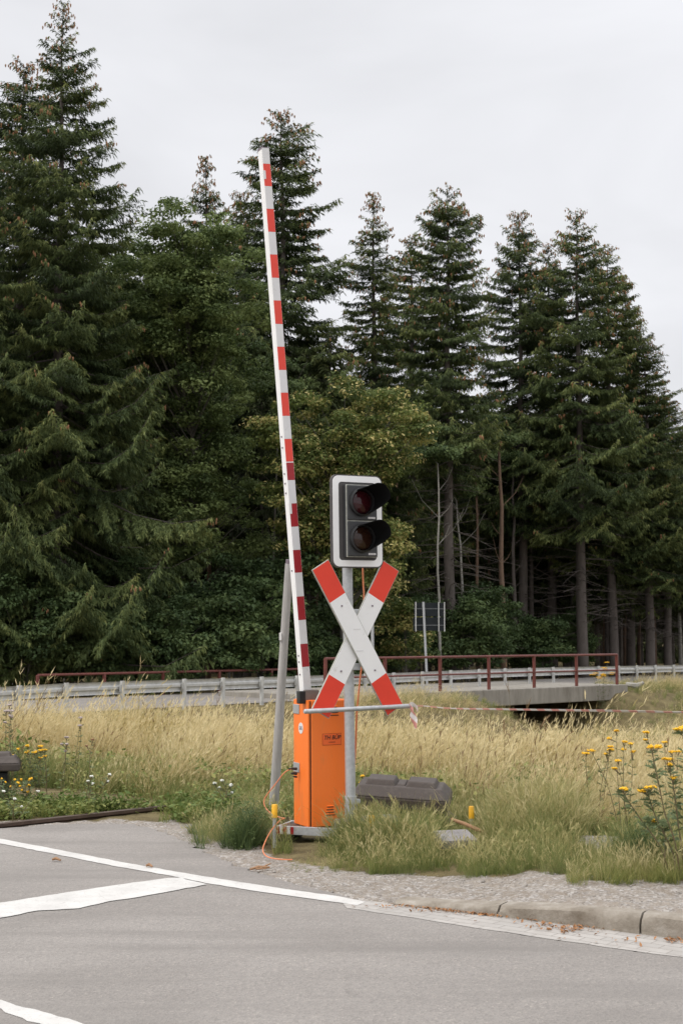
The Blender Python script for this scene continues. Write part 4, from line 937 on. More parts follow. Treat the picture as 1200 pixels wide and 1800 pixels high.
# broadleaf trees
def broadleaf(name, seed, H, Rx, zc, Rz, ncl, nlf, leaf, cr, yellow=0, stems=1, trunk_r=.16, shell=.55, tone=(.05, .72)):
    rg = np.random.default_rng(seed); rn_ = random.Random(seed); mb = MB(); Ps, Ns, vs_, lv = [], [], [], []
    lobes = [(rn_.uniform(-.62, .62) * Rx, rn_.uniform(-.62, .62) * Rx, zc + rn_.uniform(-.68, .68) * Rz, rn_.uniform(.30, .52)) for _ in range(13)] + [(0, 0, zc, .6), (0, 0, zc + Rz * .55, .42)]
    for s_ in range(stems):
        ax_ = rn_.uniform(-.3, .3) * Rx * (stems > 1); ay_ = rn_.uniform(-.3, .3) * Rx * (stems > 1)
        mb.tube([(ax_ * .3, ay_ * .3, -.3), (ax_ * .5 + .08, ay_ * .5, H * .25), (ax_, ay_, H * .55), (ax_ * 1.2, ay_ * 1.2, H * .85)], [trunk_r * 1.1, trunk_r * .85, trunk_r * .5, trunk_r * .12], 8)
    for c_ in range(ncl):
        lb = lobes[rg.integers(len(lobes))]; u = rg.normal(size=3); u /= np.linalg.norm(u); f = rg.uniform(shell, 1.05)
        p = np.array([lb[0], lb[1], lb[2]]) + u * np.array([Rx, Rx, Rz]) * lb[3] * f
        if p[2] < .3: p[2] = .3 + rg.uniform(0, .4)
        base_z = max(.2, min(H * .75, p[2] - math.hypot(p[0], p[1]) * .8 - .5)); midp = Vector((p[0] * .5, p[1] * .5, (base_z + p[2]) / 2 + .1))
        if c_ % 2 == 0: mb.tube([(0, 0, base_z), tuple(midp), tuple(p)], [trunk_r * .22, trunk_r * .13, .006], 4, caps=False)
        t = rg.uniform(*tone); k = int(nlf * rg.uniform(.6, 1.3)); rad = cr * rg.uniform(.6, 1.25)
        w = rg.normal(size=(k, 3)); w /= np.linalg.norm(w, axis=1, keepdims=True); r_ = rad * rg.random(k) ** .5
        q = p + w * r_[:, None] * np.array([1.2, 1.2, .48]); nrm = w * .6 + np.array([0, 0, .75]) + rg.normal(size=(k, 3)) * .5
        Ps.append(q); Ns.append(nrm); v = t + rg.uniform(-.15, .18, k)
        if yellow: 
            pt = (rg.random(k) < yellow * rg.choice([.3, 1, 2.2])); v = np.where(pt, rg.uniform(.78, .98, k), np.clip(v, 0, .7))
        lv.append(np.clip(v, 0, .98 if yellow else .86)); vs_.append(leaf * rg.uniform(.65, 1.3, k))
    P = np.concatenate(Ps); N_ = np.concatenate(Ns); N_ /= np.linalg.norm(N_, axis=1, keepdims=True); sz = np.concatenate(vs_)[:, None]; v = np.concatenate(lv)
    A = np.cross(N_, rg.normal(size=N_.shape)); A /= np.linalg.norm(A, axis=1, keepdims=True); B = np.cross(N_, A)
    V = np.stack([P - A * sz * .6, P + B * sz * .36 + N_ * sz * .08, P + A * sz * .6 - np.array([0, 0, .12]) * sz, P - B * sz * .36 + N_ * sz * .08], 1).reshape(-1, 3)
    fq = np.arange(len(P))[:, None] * 4 + np.arange(4)
    return np_mesh(name + '_crown', V, [fq], None, {'v': np.repeat(v, 4)}), trunk_mesh(mb, name + '_trunk')
def put_b(cm, label, px, d, name='broadleaf_tree', mats=None, cat='tree', group=None, rz=0, sc=1, tmat=None):
    p = at(px, 1150, d); return make_tree(name, label, cat, (p.x, d, float(terr(p.x, d))), cm[0], cm[1], group, rz, sc, mats, tmat or M['bark_leaf'])
B1 = broadleaf('oak', 21, 18.4, 4.0, 11.7, 7.2, 640, 190, .13, .62, shell=.6)
put_b(B1, 'large bright green broadleaf tree left of the boom', 335, 58, mats=[M['leaves']])
B1b = broadleaf('small_oak', 22, 18.9, 2.3, 15.2, 4.4, 190, 170, .13, .6)
put_b(B1b, 'narrow green broadleaf crown squeezed against the tallest spruce', 205, 62, mats=[M['leaves']])
B2 = broadleaf('maple', 23, 14.6, 3.4, 9.9, 5.0, 480, 180, .12, .58, yellow=.085, shell=.55)
put_b(B2, 'yellowing broadleaf tree behind the boom and signal head', 600, 57, mats=[M['leaves_yellow']])
B3 = broadleaf('sapling', 24, 5.2, 1.3, 3.8, 1.5, 60, 120, .12, .5, yellow=.08, trunk_r=.05)
put_b(B3, 'yellow green sapling between the cross and the road sign', 712, 59, mats=[M['leaves_yellow']])
put_b(B3, 'yellow green sapling low behind the right arm of the cross', 668, 62, rz=2, sc=1.1)
S1 = broadleaf('shrub', 31, 3.4, 1.9, 1.9, 1.5, 90, 150, .13, .55, stems=3, trunk_r=.03, tone=(.15, .6))
S2 = broadleaf('hazel', 32, 4.6, 1.7, 2.8, 2.0, 90, 150, .13, .55, stems=4, trunk_r=.03, tone=(.1, .5))
shr = [(40, 49, 'S2', 1.0, 'dark shrub under the spruce at the left border'), (150, 50, 'S1', 1.1, 'dark green bush behind the left end of the far red railing'), (225, 53, 'S2', 1.15, 'leafy bush under the hanging spruce branches'), (290, 51, 'S1', 1.0, 'low bush below the large broadleaf tree'), (350, 55, 'S2', 1.0, 'bush among pale trunks left of the leaning pole'), (420, 53, 'S1', 1.15, 'dark leafy bush just left of the leaning pole'), (470, 56, 'S2', 1.2, 'bush right behind the leaning pole'), (555, 57, 'S1', 1.2, 'bush behind the lower boom'), (600, 60, 'S2', 1.1, 'dark bush behind the middle of the cross'), (690, 62, 'S1', 1.0, 'low bush left of the sign pole'), (745, 66, 'S2', .9, 'pale green bush behind the sign pole'), (820, 66, 'S1', 1.1, 'bright bush right of the road sign'), (860, 68, 'S2', 1.0, 'bush in front of the orange pine trunk'), (930, 74, 'S1', 1.0, 'bush at the foot of the cone laden spruce'), (1010, 78, 'S2', .8, 'small bush at the foot of the sharp topped spruce')]
for i, (px, d, k, s, lb) in enumerate(shr):
    put_b(S1 if k == 'S1' else S2, lb, px, d, 'shrub', [M['leaves_dark']] if k == 'S1' else [M['leaves_dark']], 'shrub', 'bushes under the forest edge', rr_.uniform(0, 6.28), s)
# pale and warm trunks
def stem_tree(name, label, px_b, px_t, yt, d, r, mat_, crown=None, twigs=6, group=None):
    rn_ = random.Random(px_b); a_ = at(px_b, 1170, d); a_.z = float(terr(a_.x, d)); c_ = at(px_t, yt, d); mb = MB(); n_ = 8
    P_ = [a_.lerp(c_, i / n_) + Vector((rn_.uniform(-.06, .06), 0, 0)) for i in range(n_ + 1)]; P_ = [p - a_ for p in P_]; P_[0] = Vector((0, 0, -.3))
    mb.tube(P_, [r * (1.1 - .75 * i / n_) for i in range(n_ + 1)], 8)
    for q in range(twigs):
        p = P_[rn_.randint(4, 8)]; az = rn_.uniform(0, 6.28); L = rn_.uniform(.6, 1.6); mb.tube([p, p + Vector((math.cos(az) * L * .5, math.sin(az) * L * .5, L * .5)), p + Vector((math.cos(az) * L * .8, math.sin(az) * L * .8, L * 1.1))], [r * .2, r * .12, .005], 4, caps=False)
    root = thing(name, label, 'tree', tuple(a_), group); me = trunk_mesh(mb, name + '_trunk'); me.materials.append(mat_); o = bpy.data.objects.new('trunk', me); COL.objects.link(o); o.parent = root
    ct = broadleaf(name, px_b, 3, 1.5, -.6, 3.0, 80, 70, .11, .5, trunk_r=.02, shell=.2)[0] if crown is None else crown
    if not ct.materials: ct.materials.append(M['leaves_dark'])
    o = bpy.data.objects.new('crown', ct); COL.objects.link(o); o.parent = root; o.location = P_[-1]; return root, ct
_, cr_ = stem_tree('birch_tree', 'slim white birch trunk rising beside the road sign panel', 772, 768, 815, 64, .07, M['bark_pale'])
stem_tree('birch_tree', 'crooked pale birch trunk right of the round topped conifer trunk', 822, 803, 880, 69, .09, M['bark_pale'], cr_)
stem_tree('pine_tree', 'orange barked bare trunk right of the round topped conifer', 884, 878, 790, 72, .17, M['bark_warm'], cr_)
stem_tree('birch_tree', 'white birch at the right border', 1196, 1187, 880, 84, .12, M['bark_pale'], cr_)
stem_tree('birch_tree', 'thin pale trunk in the dark gap left of the boom', 403, 412, 760, 66, .06, M['bark_pale'], cr_)
stem_tree('birch_tree', 'slender leaning trunk half hidden behind the boom', 470, 490, 700, 61, .06, M['bark_leaf'], cr_)
stem_tree('pine_tree', 'warm brown trunk left of the leaning pole', 366, 369, 760, 67, .13, M['bark_warm'], cr_)
stem_tree('pine_tree', 'pale brown trunk in the dark wood beneath the broadleaf tree', 300, 304, 780, 69, .12, M['bark_warm'], cr_)
for px, d, r in ((745, 80, .1), (862, 80, .11), (935, 80, .16), (965, 84, .12), (1030, 82, .15), (1080, 88, .12), (1170, 90, .12), (640, 74, .11), (560, 70, .1), (425, 70, .1), (335, 72, .12), (255, 66, .1), (905, 76, .13), (1062, 84, .1), (1098, 86, .12), (1122, 88, .1), (1150, 86, .13), (1005, 82, .12), (840, 76, .12), (700, 74, .1)):
    stem_tree('bare_trunk_tree', 'grey bare lower trunk among the shadowed spruces at the forest edge', px, px - 4, 820, d, r, M['bark'] if px % 2 else M['bark_warm'], cr_, group='bare trunks inside the forest edge')

# ------------------------------------------------------------------ grass (stuff)
def grass_mat(name, straw, green, seedc, gmix=.5):
    m, n, l, b = new_mat(name); geo = n.new('ShaderNodeNewGeometry'); P = geo.outputs['Position']
    a = n.new('ShaderNodeAttribute'); a.attribute_name = 'v'; h = n.new('ShaderNodeAttribute'); h.attribute_name = 't'
    pn = noise(n, l, .75, 5, .65, P); f1 = n.new('ShaderNodeMath'); f1.operation = 'MULTIPLY_ADD'; l.new(a.outputs['Fac'], f1.inputs[0]); f1.inputs[1].default_value = .8; 
    f0 = n.new('ShaderNodeMath'); f0.operation = 'MULTIPLY_ADD'; l.new(pn, f0.inputs[0]); f0.inputs[1].default_value = 2.3; f0.inputs[2].default_value = -1.5 + gmix; l.new(f0.outputs[0], f1.inputs[2])
    f2 = n.new('ShaderNodeMath'); f2.operation = 'MULTIPLY_ADD'; l.new(h.outputs['Fac'], f2.inputs[0]); f2.inputs[1].default_value = -.35; l.new(f1.outputs[0], f2.inputs[2])
    c = ramp(n, l, f2.outputs[0], [(.05, seedc), (.3, straw), (.55, tuple((x + y) / 2 for x, y in zip(straw, green))), (.85, green)])
    l.new(c, b.inputs['Base Color']); b.inputs['Roughness'].default_value = .6; b.inputs['Specular IOR Level'].default_value = .25
    t = n.new('ShaderNodeBsdfTranslucent'); l.new(c, t.inputs[0]); ms = n.new('ShaderNodeMixShader'); ms.inputs[0].default_value = .3
    l.new(b.outputs[0], ms.inputs[1]); l.new(t.outputs[0], ms.inputs[2]); l.new(ms.outputs[0], n['Material Output'].inputs[0]); return m
M['straw'] = grass_mat('dry_tall_grass', (.55, .44, .195), (.175, .19, .055), (.70, .59, .34), .53)
M['verge'] = grass_mat('green_verge_grass', (.46, .405, .18), (.185, .225, .07), (.56, .485, .26), .92)
M['herb'] = grass_mat('low_herbs', (.24, .26, .075), (.12, .175, .045), (.32, .31, .10), .6)
M['dead'] = grass_mat('dead_brown_stalks', (.20, .135, .07), (.13, .10, .05), (.26, .17, .09), .5)
def tuft(name, seed, n_, h, spread, lean, w, panicle=0, mat_=None, curl=.35):
    rg = np.random.default_rng(seed); V, vv, tt, Q, T = [], [], [], [], []; c = 0
    for i in range(n_):
        a = rg.uniform(0, 6.28); r = spread * math.sqrt(rg.random()); p = np.array([r * math.cos(a), r * math.sin(a), -.02]); hh = h * rg.uniform(.45, 1.1)
        d = np.array([lean[0] + rg.normal() * .22, lean[1] + rg.normal() * .22, 1.0]); d /= np.linalg.norm(d); ph = rg.uniform(0, 3.14); S = np.array([math.cos(ph), math.sin(ph), 0]); ww = w * rg.uniform(.7, 1.4); col = rg.random()
        bend = np.array([lean[0] * 1.2 + rg.normal() * curl, lean[1] + rg.normal() * curl, -curl * .6]); seg = 4
        for k in range(seg + 1):
            f = k / seg; q = p + d * hh * f + bend * hh * f * f * .5; wd = ww * (1 - .75 * f)
            V += [q - S * wd / 2, q + S * wd / 2]; vv += [col] * 2; tt += [f] * 2
            if k: Q.append([c + 2 * k - 2, c + 2 * k - 1, c + 2 * k + 1, c + 2 * k])
        c += 2 * (seg + 1)
        if panicle and rg.random() < panicle:
            tip = q; dirn = (d + bend); dirn /= np.linalg.norm(dirn)
            for k in range(5):
                s0_ = tip - dirn * hh * .2 * rg.random(); dd = dirn + rg.normal(size=3) * .2; L = rg.uniform(.04, .09); e = s0_ + dd * L; S2_ = np.cross(dd, rg.normal(size=3)); S2_ /= np.linalg.norm(S2_); wd = .0055
                V += [s0_ - S2_ * wd * .3, s0_ + S2_ * wd * .3, (s0_ + e) / 2 + S2_ * wd * .6, e, (s0_ + e) / 2 - S2_ * wd * .6]; vv += [col * .5] * 5; tt += [1.35] * 5
                Q.append([c, c + 1, c + 2, c + 4]); T.append([c + 2, c + 3, c + 4]); c += 5
    fs = [np.array(Q)] + ([np.array(T)] if T else [])
    me = np_mesh(name, np.array(V), fs, None, {'v': np.array(vv), 't': np.array(tt)}); me.materials.append(mat_); return me
def leafy(name, seed, n_, h, spread, leaf, mat_):
    rg = np.random.default_rng(seed); k = n_; P = np.stack([rg.normal(size=k) * spread, rg.normal(size=k) * spread, h * rg.random(k)], 1); N_ = rg.normal(size=(k, 3)) * .6 + np.array([0, -.3, 1]); N_ /= np.linalg.norm(N_, axis=1, keepdims=True)
    A = np.cross(N_, rg.normal(size=N_.shape)); A /= np.linalg.norm(A, axis=1, keepdims=True); B = np.cross(N_, A); s = (leaf * rg.uniform(.5, 1.3, k))[:, None]
    V = np.stack([P - A * s, P - A * s * .2 + B * s * .55, P + A * s, P - A * s * .2 - B * s * .55], 1).reshape(-1, 3)
    me = np_mesh(name, V, [np.arange(k)[:, None] * 4 + np.arange(4)], None, {'v': np.repeat(rg.random(k), 4), 't': np.repeat(rg.random(k) * .5, 4)}); me.materials.append(mat_); return me
def scatter(name, pts, scale, rot, idx_, sources):
    me = np_mesh_points(name, pts, {'scl': scale, 'rot': rot, 'pick': idx_}); o = bpy.data.objects.new(name, me); COL.objects.link(o)
    ng = bpy.data.node_groups.new(name + '_nodes', 'GeometryNodeTree'); ng.interface.new_socket('Geometry', in_out='INPUT', socket_type='NodeSocketGeometry'); ng.interface.new_socket('Geometry', in_out='OUTPUT', socket_type='NodeSocketGeometry')
    N_ = ng.nodes; L = ng.links; gi = N_.new('NodeGroupInput'); go = N_.new('NodeGroupOutput'); ip = N_.new('GeometryNodeInstanceOnPoints'); gg = N_.new('GeometryNodeGeometryToInstance')
    for s in sources[::-1]:
        so_ = bpy.data.objects.new(s.name, s); oi = N_.new('GeometryNodeObjectInfo'); oi.inputs['Object'].default_value = so_; oi.inputs['As Instance'].default_value = False
        # first socket linked is the last joined, so go backwards to keep the order of `sources`
        L.new(oi.outputs['Geometry'], gg.inputs[0])
    def na(nm, t):
        x = N_.new('GeometryNodeInputNamedAttribute'); x.data_type = t; x.inputs['Name'].default_value = nm; return x.outputs['Attribute']
    L.new(gi.outputs[0], ip.inputs['Points']); L.new(gg.outputs[0], ip.inputs['Instance']); ip.inputs['Pick Instance'].default_value = True
    L.new(na('pick', 'INT'), ip.inputs['Instance Index']); L.new(na('rot', 'FLOAT_VECTOR'), ip.inputs['Rotation']); L.new(na('scl', 'FLOAT'), ip.inputs['Scale'])
    L.new(ip.outputs[0], go.inputs[0]); md = o.modifiers.new('scatter', 'NODES'); md.node_group = ng; return o
def np_mesh_points(name, pts, attrs):
    me = bpy.data.meshes.new(name); me.vertices.add(len(pts)); me.vertices.foreach_set('co', np.asarray(pts, np.float32).ravel())
    for k, a in attrs.items():
        t = 'FLOAT_VECTOR' if np.ndim(a) == 2 else ('INT' if np.asarray(a).dtype.kind == 'i' else 'FLOAT'); x = me.attributes.new(k, t, 'POINT')
        x.data.foreach_set('vector' if t == 'FLOAT_VECTOR' else 'value', np.asarray(a, np.int32 if t == 'INT' else np.float32).ravel())
    return me
rg = np.random.default_rng(99)
def spread(n_, x0, x1, y0, y1): return np.stack([rg.uniform(x0, x1, n_), rg.uniform(y0, y1, n_)], 1)
def rots(n_, tilt=.1, full=False):
    return np.stack([rg.normal(size=n_) * tilt, rg.normal(size=n_) * tilt, rg.uniform(0, 6.28, n_) if full else rg.normal(size=n_) * .7], 1)
def field_ok(x, y):
    perp = (x + 2.54) * .657 + (y - 10.58) * .754; g = (x + 1.04) * .82 - (y - 43.5) * .57; s = (x + 1.04) * .57 + (y - 43.5) * .82
    al = (x - RA.x) * rd.x + (y - RA.y) * rd.y; on = (x - RA.x) * rn.x + (y - RA.y) * rn.y
    ok = (perp > 2.6) & (g > .15) & ~((on < .35) & (al > .3) & (al < LB + .1))
    qq = np.abs((x - 6.9) * .703 + (y - 50.6) * .711) < 3.4
    return ok & ~(qq & (on < 2.2))
# tall dry grass over the whole field
front_line = [(-900, 1425), (0, 1431), (250, 1436), (340, 1440), (430, 1440), (520, 1444), (640, 1452), (800, 1462), (1000, 1466), (1060, 1458), (1180, 1462), (1300, 1475), (2000, 1500)]
fl_px = np.array([p[0] for p in front_line]); fl_py = np.array([p[1] for p in front_line])
def to_px(x, y, z=0.0):
    # projection of world points, only used to lay out the edge of the field on the ground
    yy = y * CP + (z - CAM_Z) * SP; zz = -y * SP + (z - CAM_Z) * CP; return 600 + FPX * x / yy, 900 - FPX * zz / yy
p1 = spread(26000, -9, 9, 11.2, 21); p2 = spread(26000, -18, 20, 21, 38); p3 = spread(15000, -14, 26, 38, 66)
P = np.concatenate([p1, p2, p3]); x, y = P[:, 0], P[:, 1]; px, py = to_px(x, y)
keep = field_ok(x, y) & (py < np.interp(px, fl_px, fl_py)) & (np.abs(px - 600) < 900)
keep &= ~((np.abs(x - px0.x - .02) < .46) & (np.abs(y - px0.y - .07) < .27))
keep &= rg.random(len(P)) < np.clip(.55 + .9 * (vnoise(x, y, .8, 41) - .3), .25, 1)
x, y, px, py = x[keep], y[keep], px[keep], py[keep]; n_ = len(x)
front = np.clip((np.interp(px, fl_px, fl_py) - py) / 90, 0, 1); fr2 = np.clip((np.interp(px, fl_px, fl_py) - py) / 130, 0, 1)
green = ((rg.random(n_) < .45) & (px > 1040) & (y > 42)) | ((vnoise(x, y, .9, 42) * .75 + vnoise(x, y, .33, 46) * .45 + (1 - fr2) * .55 + (y > 44) * .15) > .80)
sc_ = (.45 + .55 * front ** .7) * rg.uniform(.7, 1.2, n_) * (.72 + .6 * vnoise(x, y, 1.5, 44)) * np.where((px > 90) & (px < 520) & (front < .35), .75, 1)
tall_s = [tuft('straw_tuft', 51, 30, .82, .14, (.20, .0), .0040, .8, M['straw'], .2), tuft('straw_tuft', 52, 26, .95, .16, (.28, .05), .0036, .9, M['straw'], .22), tuft('straw_tuft', 53, 36, .66, .15, (.12, -.05), .0042, .6, M['straw'], .25), tuft('green_tuft', 54, 40, .50, .14, (.1, 0), .006, .15, M['verge'], .3), tuft('brown_stalk_tuft', 59, 7, 1.0, .12, (.12, 0), .006, 1.0, M['dead'], .12), leafy('meadow_leaves', 60, 70, .42, .10, .035, M['herb'])]
pick = np.where(green, 3, rg.integers(0, 3, n_)); pick = np.where(rg.random(n_) < .14, 3, pick)
sc_ *= np.interp(y, [13, 18, 26, 36, 50], [.95, .85, .52, .44, .40]) * (.5 + .5 * sst(1.0, 4.5, (x + 1.04) * .82 - (y - 43.5) * .57)); rt_ = rots(n_); fl_ = vnoise(x, y, 1.1, 47) > .68; rt_[:, 1] += np.where(fl_, rg.uniform(.2, .7, n_), 0); sc_ *= np.where((y < 22) & (rg.random(n_) < .04), 1.22, 1)
sc_ = np.where((px > 540) & (px < 860) & (y > 39), rg.uniform(.5, 1.0, n_) * np.interp(px, [540, 620, 740, 860], [.7, 1, .95, .5]), sc_)
sc_ *= np.where((np.abs(px - 822) < 32) & (py > 1425), .5, 1); sc_ = np.where((px > 1040) & (y > 42), rg.uniform(.5, .95, n_), sc_) * np.where((px > 1060) & (y > 40), .9, 1)
u_ = rg.random(n_); pick = np.where((u_ < .03) & (y < 40), 4, pick); pick = np.where((u_ > .94 - .05 * (fr2 < .5)) & (y < 34), 5, pick)
tag(scatter('tall_grass', np.stack([x, y, terr(x, y)], 1), sc_, rt_, pick, tall_s), 'tall dry straw coloured grass filling the field in front of the far road', 'grass', kind='stuff')
# green verge clumps
verge_polys = [G2t([(505, 1515), (540, 1531), (640, 1537), (760, 1540), (880, 1539), (970, 1533), (1030, 1522), (1010, 1500), (1000, 1466), (800, 1462), (640, 1452), (600, 1468), (560, 1484), (520, 1490)]), G2t([(990, 1556), (1060, 1560), (1150, 1563), (1230, 1570), (1600, 1600), (1600, 1490), (1200, 1478), (1150, 1494), (1060, 1504), (1010, 1535)]), G2t([(330, 1478), (350, 1482), (420, 1480), (462, 1488), (480, 1498), (476, 1470), (472, 1444), (430, 1440), (380, 1450)])]
Pv = spread(26000, -3, 6, 8.4, 13.2); x, y = Pv[:, 0], Pv[:, 1]; xj = x + (vnoise(x, y, 3, 61) - .5) * .35; yj = y + (vnoise(x, y, 3, 62) - .5) * .35
ins = np.zeros(len(x), int)
for i, pl in enumerate(verge_polys): ins = np.where(pip(xj, yj, pl), i + 1, ins)
dens_ = np.where(ins == 3, .3, np.where(ins == 2, .55, .62)); keep = (ins > 0) & (rg.random(len(x)) < dens_) & ~pip(x, y, bare)
bx0, by0 = fb0.lerp(fb1, .5).x, 10.88; keep &= ~((np.abs(x - bx0) < .27) & (np.abs(y - by0) < .24))
keep &= ~((np.abs(x - px0.x - .02) < .46) & (np.abs(y - px0.y - .07) < .27))
x, y, ins = x[keep], y[keep], ins[keep]; n_ = len(x)
near = vnoise(x, y, 1.7, 63); sc_ = rg.uniform(.5, 1.05, n_) * (.55 + .75 * near) * np.where(ins == 3, .62, 1.0)
pxv, pyv = to_px(x, y); sc_ *= np.where(pyv > 1515, .62, 1.0) * np.where(ins == 1, np.clip((pxv - 520) / 130, .22, 1), 1) * np.where((ins == 1) & (pxv > 612) & (pxv < 800) & (pyv < 1488), .74, 1)
slabz = (np.abs(pxv - 815) < 48) & (pyv > 1462) & (pyv < 1528); sc_ *= np.where(slabz, .38, 1)
kp = (ins != 1) | (pxv > 612) | (pyv > 1520 - np.clip(pxv - 520, 0, 90) * .45); x, y, ins, near, sc_ = x[kp], y[kp], ins[kp], near[kp], sc_[kp]; n_ = len(x)
pick = np.where(vnoise(x, y, 2.2, 64) > .62, rg.integers(2, 4, n_), rg.integers(0, 2, n_)); pick = np.where(ins == 2, np.where(rg.random(n_) < .5, 3, pick), pick)
vs_ = [tuft('verge_tuft', 55, 52, .44, .10, (.12, 0), .0036, .06, M['verge'], .42), tuft('verge_tuft', 56, 46, .54, .11, (.2, -.1), .0034, .15, M['verge'], .4), tuft('verge_straw_tuft', 57, 40, .52, .11, (.14, -.05), .0030, .2, M['verge'], .35), tuft('verge_low_tuft', 58, 48, .28, .10, (0, -.1), .0048, 0, M['herb'], .6)]
tag(scatter('verge_grass', np.stack([x, y, terr(x, y) - .005], 1), sc_, rots(n_, .14, True), pick, vs_), 'green and straw tussocks round the foot of the barrier and along the kerb', 'grass', kind='stuff')
# low leafy ground cover at the left and scattered weeds
Pc = spread(9000, -6, 2, 10.6, 14.5); x, y = Pc[:, 0], Pc[:, 1]; px, py = to_px(x, y); ed = np.interp(px, [-300, 0, 240, 360, 440, 480], [1432, 1441, 1447, 1447, 1440, 1452])
keep = (py < ed) & (py > ed - 26) & (px < 500) & (rg.random(len(x)) < np.where(px < 430, .7, .35)) & (vnoise(x, y, 2.5, 71) > .28)
px2, py2 = to_px(x, y)
x, y = x[keep], y[keep]; n_ = len(x)
ls = [leafy('herb_leaves', 81, 46, .13, .07, .028, M['herb']), leafy('herb_leaves', 82, 38, .18, .06, .034, M['herb']), tuft('herb_tuft', 83, 30, .25, .09, (0, -.1), .006, 0, M['herb'], .7)]
tag(scatter('ground_cover', np.stack([x, y, terr(x, y)], 1), rg.uniform(.4, .9, n_), rots(n_, .15, True), rg.choice([0, 0, 1, 2], n_), ls), 'low bright green weeds along the edge of the crossing at the left', 'weeds', kind='stuff')
# a dark herb clump left of the cabinet
Pd = np.concatenate([np.stack([np.minimum(rg.normal(size=90) * .06 + gnd(446, 1472).x, gnd(468, 1472).x), rg.normal(size=90) * .12 + 10.75], 1), np.stack([rg.normal(size=60) * .06 + gnd(1120, 1545).x, rg.normal(size=60) * .07 + gnd(1120, 1550).y], 1), np.stack([rg.normal(size=40) * .10 + gnd(415, 1480).x, rg.normal(size=40) * .06 + gnd(415, 1488).y], 1)])
dk = foliage('dark_weed', [(0, (.045, .075, .028)), (.5, (.085, .13, .045)), (1, (.15, .2, .07))], .25)
wd_ = [leafy('weed_leaves', 84, 46, .50, .04, .016, dk), tuft('weed_tuft', 85, 40, .62, .06, (.05, -.05), .006, 0, dk, .5)]
n_ = len(Pd); tag(scatter('dark_weeds', np.stack([Pd[:, 0], Pd[:, 1], terr(Pd[:, 0], Pd[:, 1])], 1), np.concatenate([rg.uniform(.22, .7, 90), rg.uniform(.3, .55, 60), rg.uniform(.25, .5, 40)]), rots(n_, .15, True), rg.integers(0, 2, n_), wd_), 'dark green weed clump beside the foot of the leaning pole', 'weeds', kind='stuff')
# small sprouts on the gravel, dry leaves in the gutter, pebbles
def flakes(name, pts, size, mat_, label, cat, zf, flat=.35):
    k = len(pts); N_ = rg.normal(size=(k, 3)) * flat + np.array([0, 0, 1]); N_ /= np.linalg.norm(N_, axis=1, keepdims=True); A = np.cross(N_, rg.normal(size=N_.shape)); A /= np.linalg.norm(A, axis=1, keepdims=True); B = np.cross(N_, A); s = (size * rg.uniform(.4, 1.3, k))[:, None]
    Pz = np.stack([pts[:, 0], pts[:, 1], zf(pts[:, 0], pts[:, 1]) + size * .3], 1)
    V = np.stack([Pz - A * s, Pz + B * s * .45 + N_ * s * .2, Pz + A * s * 1.1, Pz - B * s * .45 + N_ * s * .15], 1).reshape(-1, 3)
    me = np_mesh(name, V, [np.arange(k)[:, None] * 4 + np.arange(4)], None, None); o = link(name, me, mat_); return tag(o, label, cat, kind='stuff')
lv = []
for px, py, sx_, sy_, k in ((740, 1597, 45, 2.2, 60), (800, 1605, 40, 2, 60), (840, 1609, 18, 2, 40), (1000, 1637, 22, 3.5, 90), (960, 1630, 20, 3, 30), (1195, 1655, 18, 3, 50), (880, 1618, 60, 5, 24), (1090, 1652, 40, 5, 16)):
    for q in range(k): p = gnd(px + rg.normal() * sx_, py + rg.normal() * sy_ + 0); dx = float(np.interp(p.x, KX, KY)) - .012; lv.append((p.x, min(p.y, dx)))
flakes('fallen_leaves', np.array(lv), .014, M['leaf_dry'], 'dry brown leaf litter lying in the gutter along the kerb', 'leaf litter', lambda a, b_: .012 + 0 * a, .45)
M['pebble'] = simple('pale_pebbles', (.36, .33, .295, 1), (.24, .215, .19, 1), 9, .9)
pb = spread(9000, -2.6, 4.4, 7.4, 11.6); pxx, pyy = to_px(pb[:, 0], pb[:, 1]); k_ = pip(pb[:, 0], pb[:, 1], gravel_poly) & ~pip(pb[:, 0], pb[:, 1], road_poly) & (kerbd(pb[:, 0], pb[:, 1]) > .18); pb = pb[k_]
k = len(pb); oc = np.array([(1, 0, 0), (0, 1, 0), (-1, 0, 0), (0, -1, 0), (0, 0, .7), (0, 0, -.4)]); s = rg.uniform(.003, .008, k) * np.where(rg.random(k) < .05, 2.2, 1)
V = pb[:, None, :] if False else np.concatenate([pb, terr(pb[:, 0], pb[:, 1])[:, None]], 1)[:, None, :] + oc[None] * (s[:, None, None] * rg.uniform(.6, 1.3, (k, 6, 1)))
ft = np.array([(0, 1, 4), (1, 2, 4), (2, 3, 4), (3, 0, 4), (1, 0, 5), (2, 1, 5), (3, 2, 5), (0, 3, 5)]); me = np_mesh('gravel', V.reshape(-1, 3), [(np.arange(k)[:, None, None] * 6 + ft).reshape(-1, 3)])
tag(link('gravel', me, M['pebble']), 'loose pale gravel on the shoulder between road and grass', 'gravel', kind='stuff')
tw = [((440, 1528), (474, 1525), 'broken brown twig on the gravel below the cabinet'), ((92, 1511), (107, 1512), 'short dark twig on the asphalt above the stop line'), ((257, 1522), (268, 1523), 'tiny twig just above the edge line')]
for (a_, c_, lb) in tw:
    p, q = gnd(*a_, .02), gnd(*c_, .02); mb = MB(); mb.tube([p, p.lerp(q, .4) + Vector((0, .015, .008)), q], [.008, .011, .006], 6)
    if a_[0] == 440: mb.tube([p.lerp(q, .3), p.lerp(q, .3) + Vector((.07, -.05, .01))], [.008, .004], 6); mb.tube([p.lerp(q, .5), p.lerp(q, .7) + Vector((.04, .06, .02))], [.008, .004], 6)
    tag(mb.build('twig', M['stick']), lb, 'twig', 'twigs on the ground')

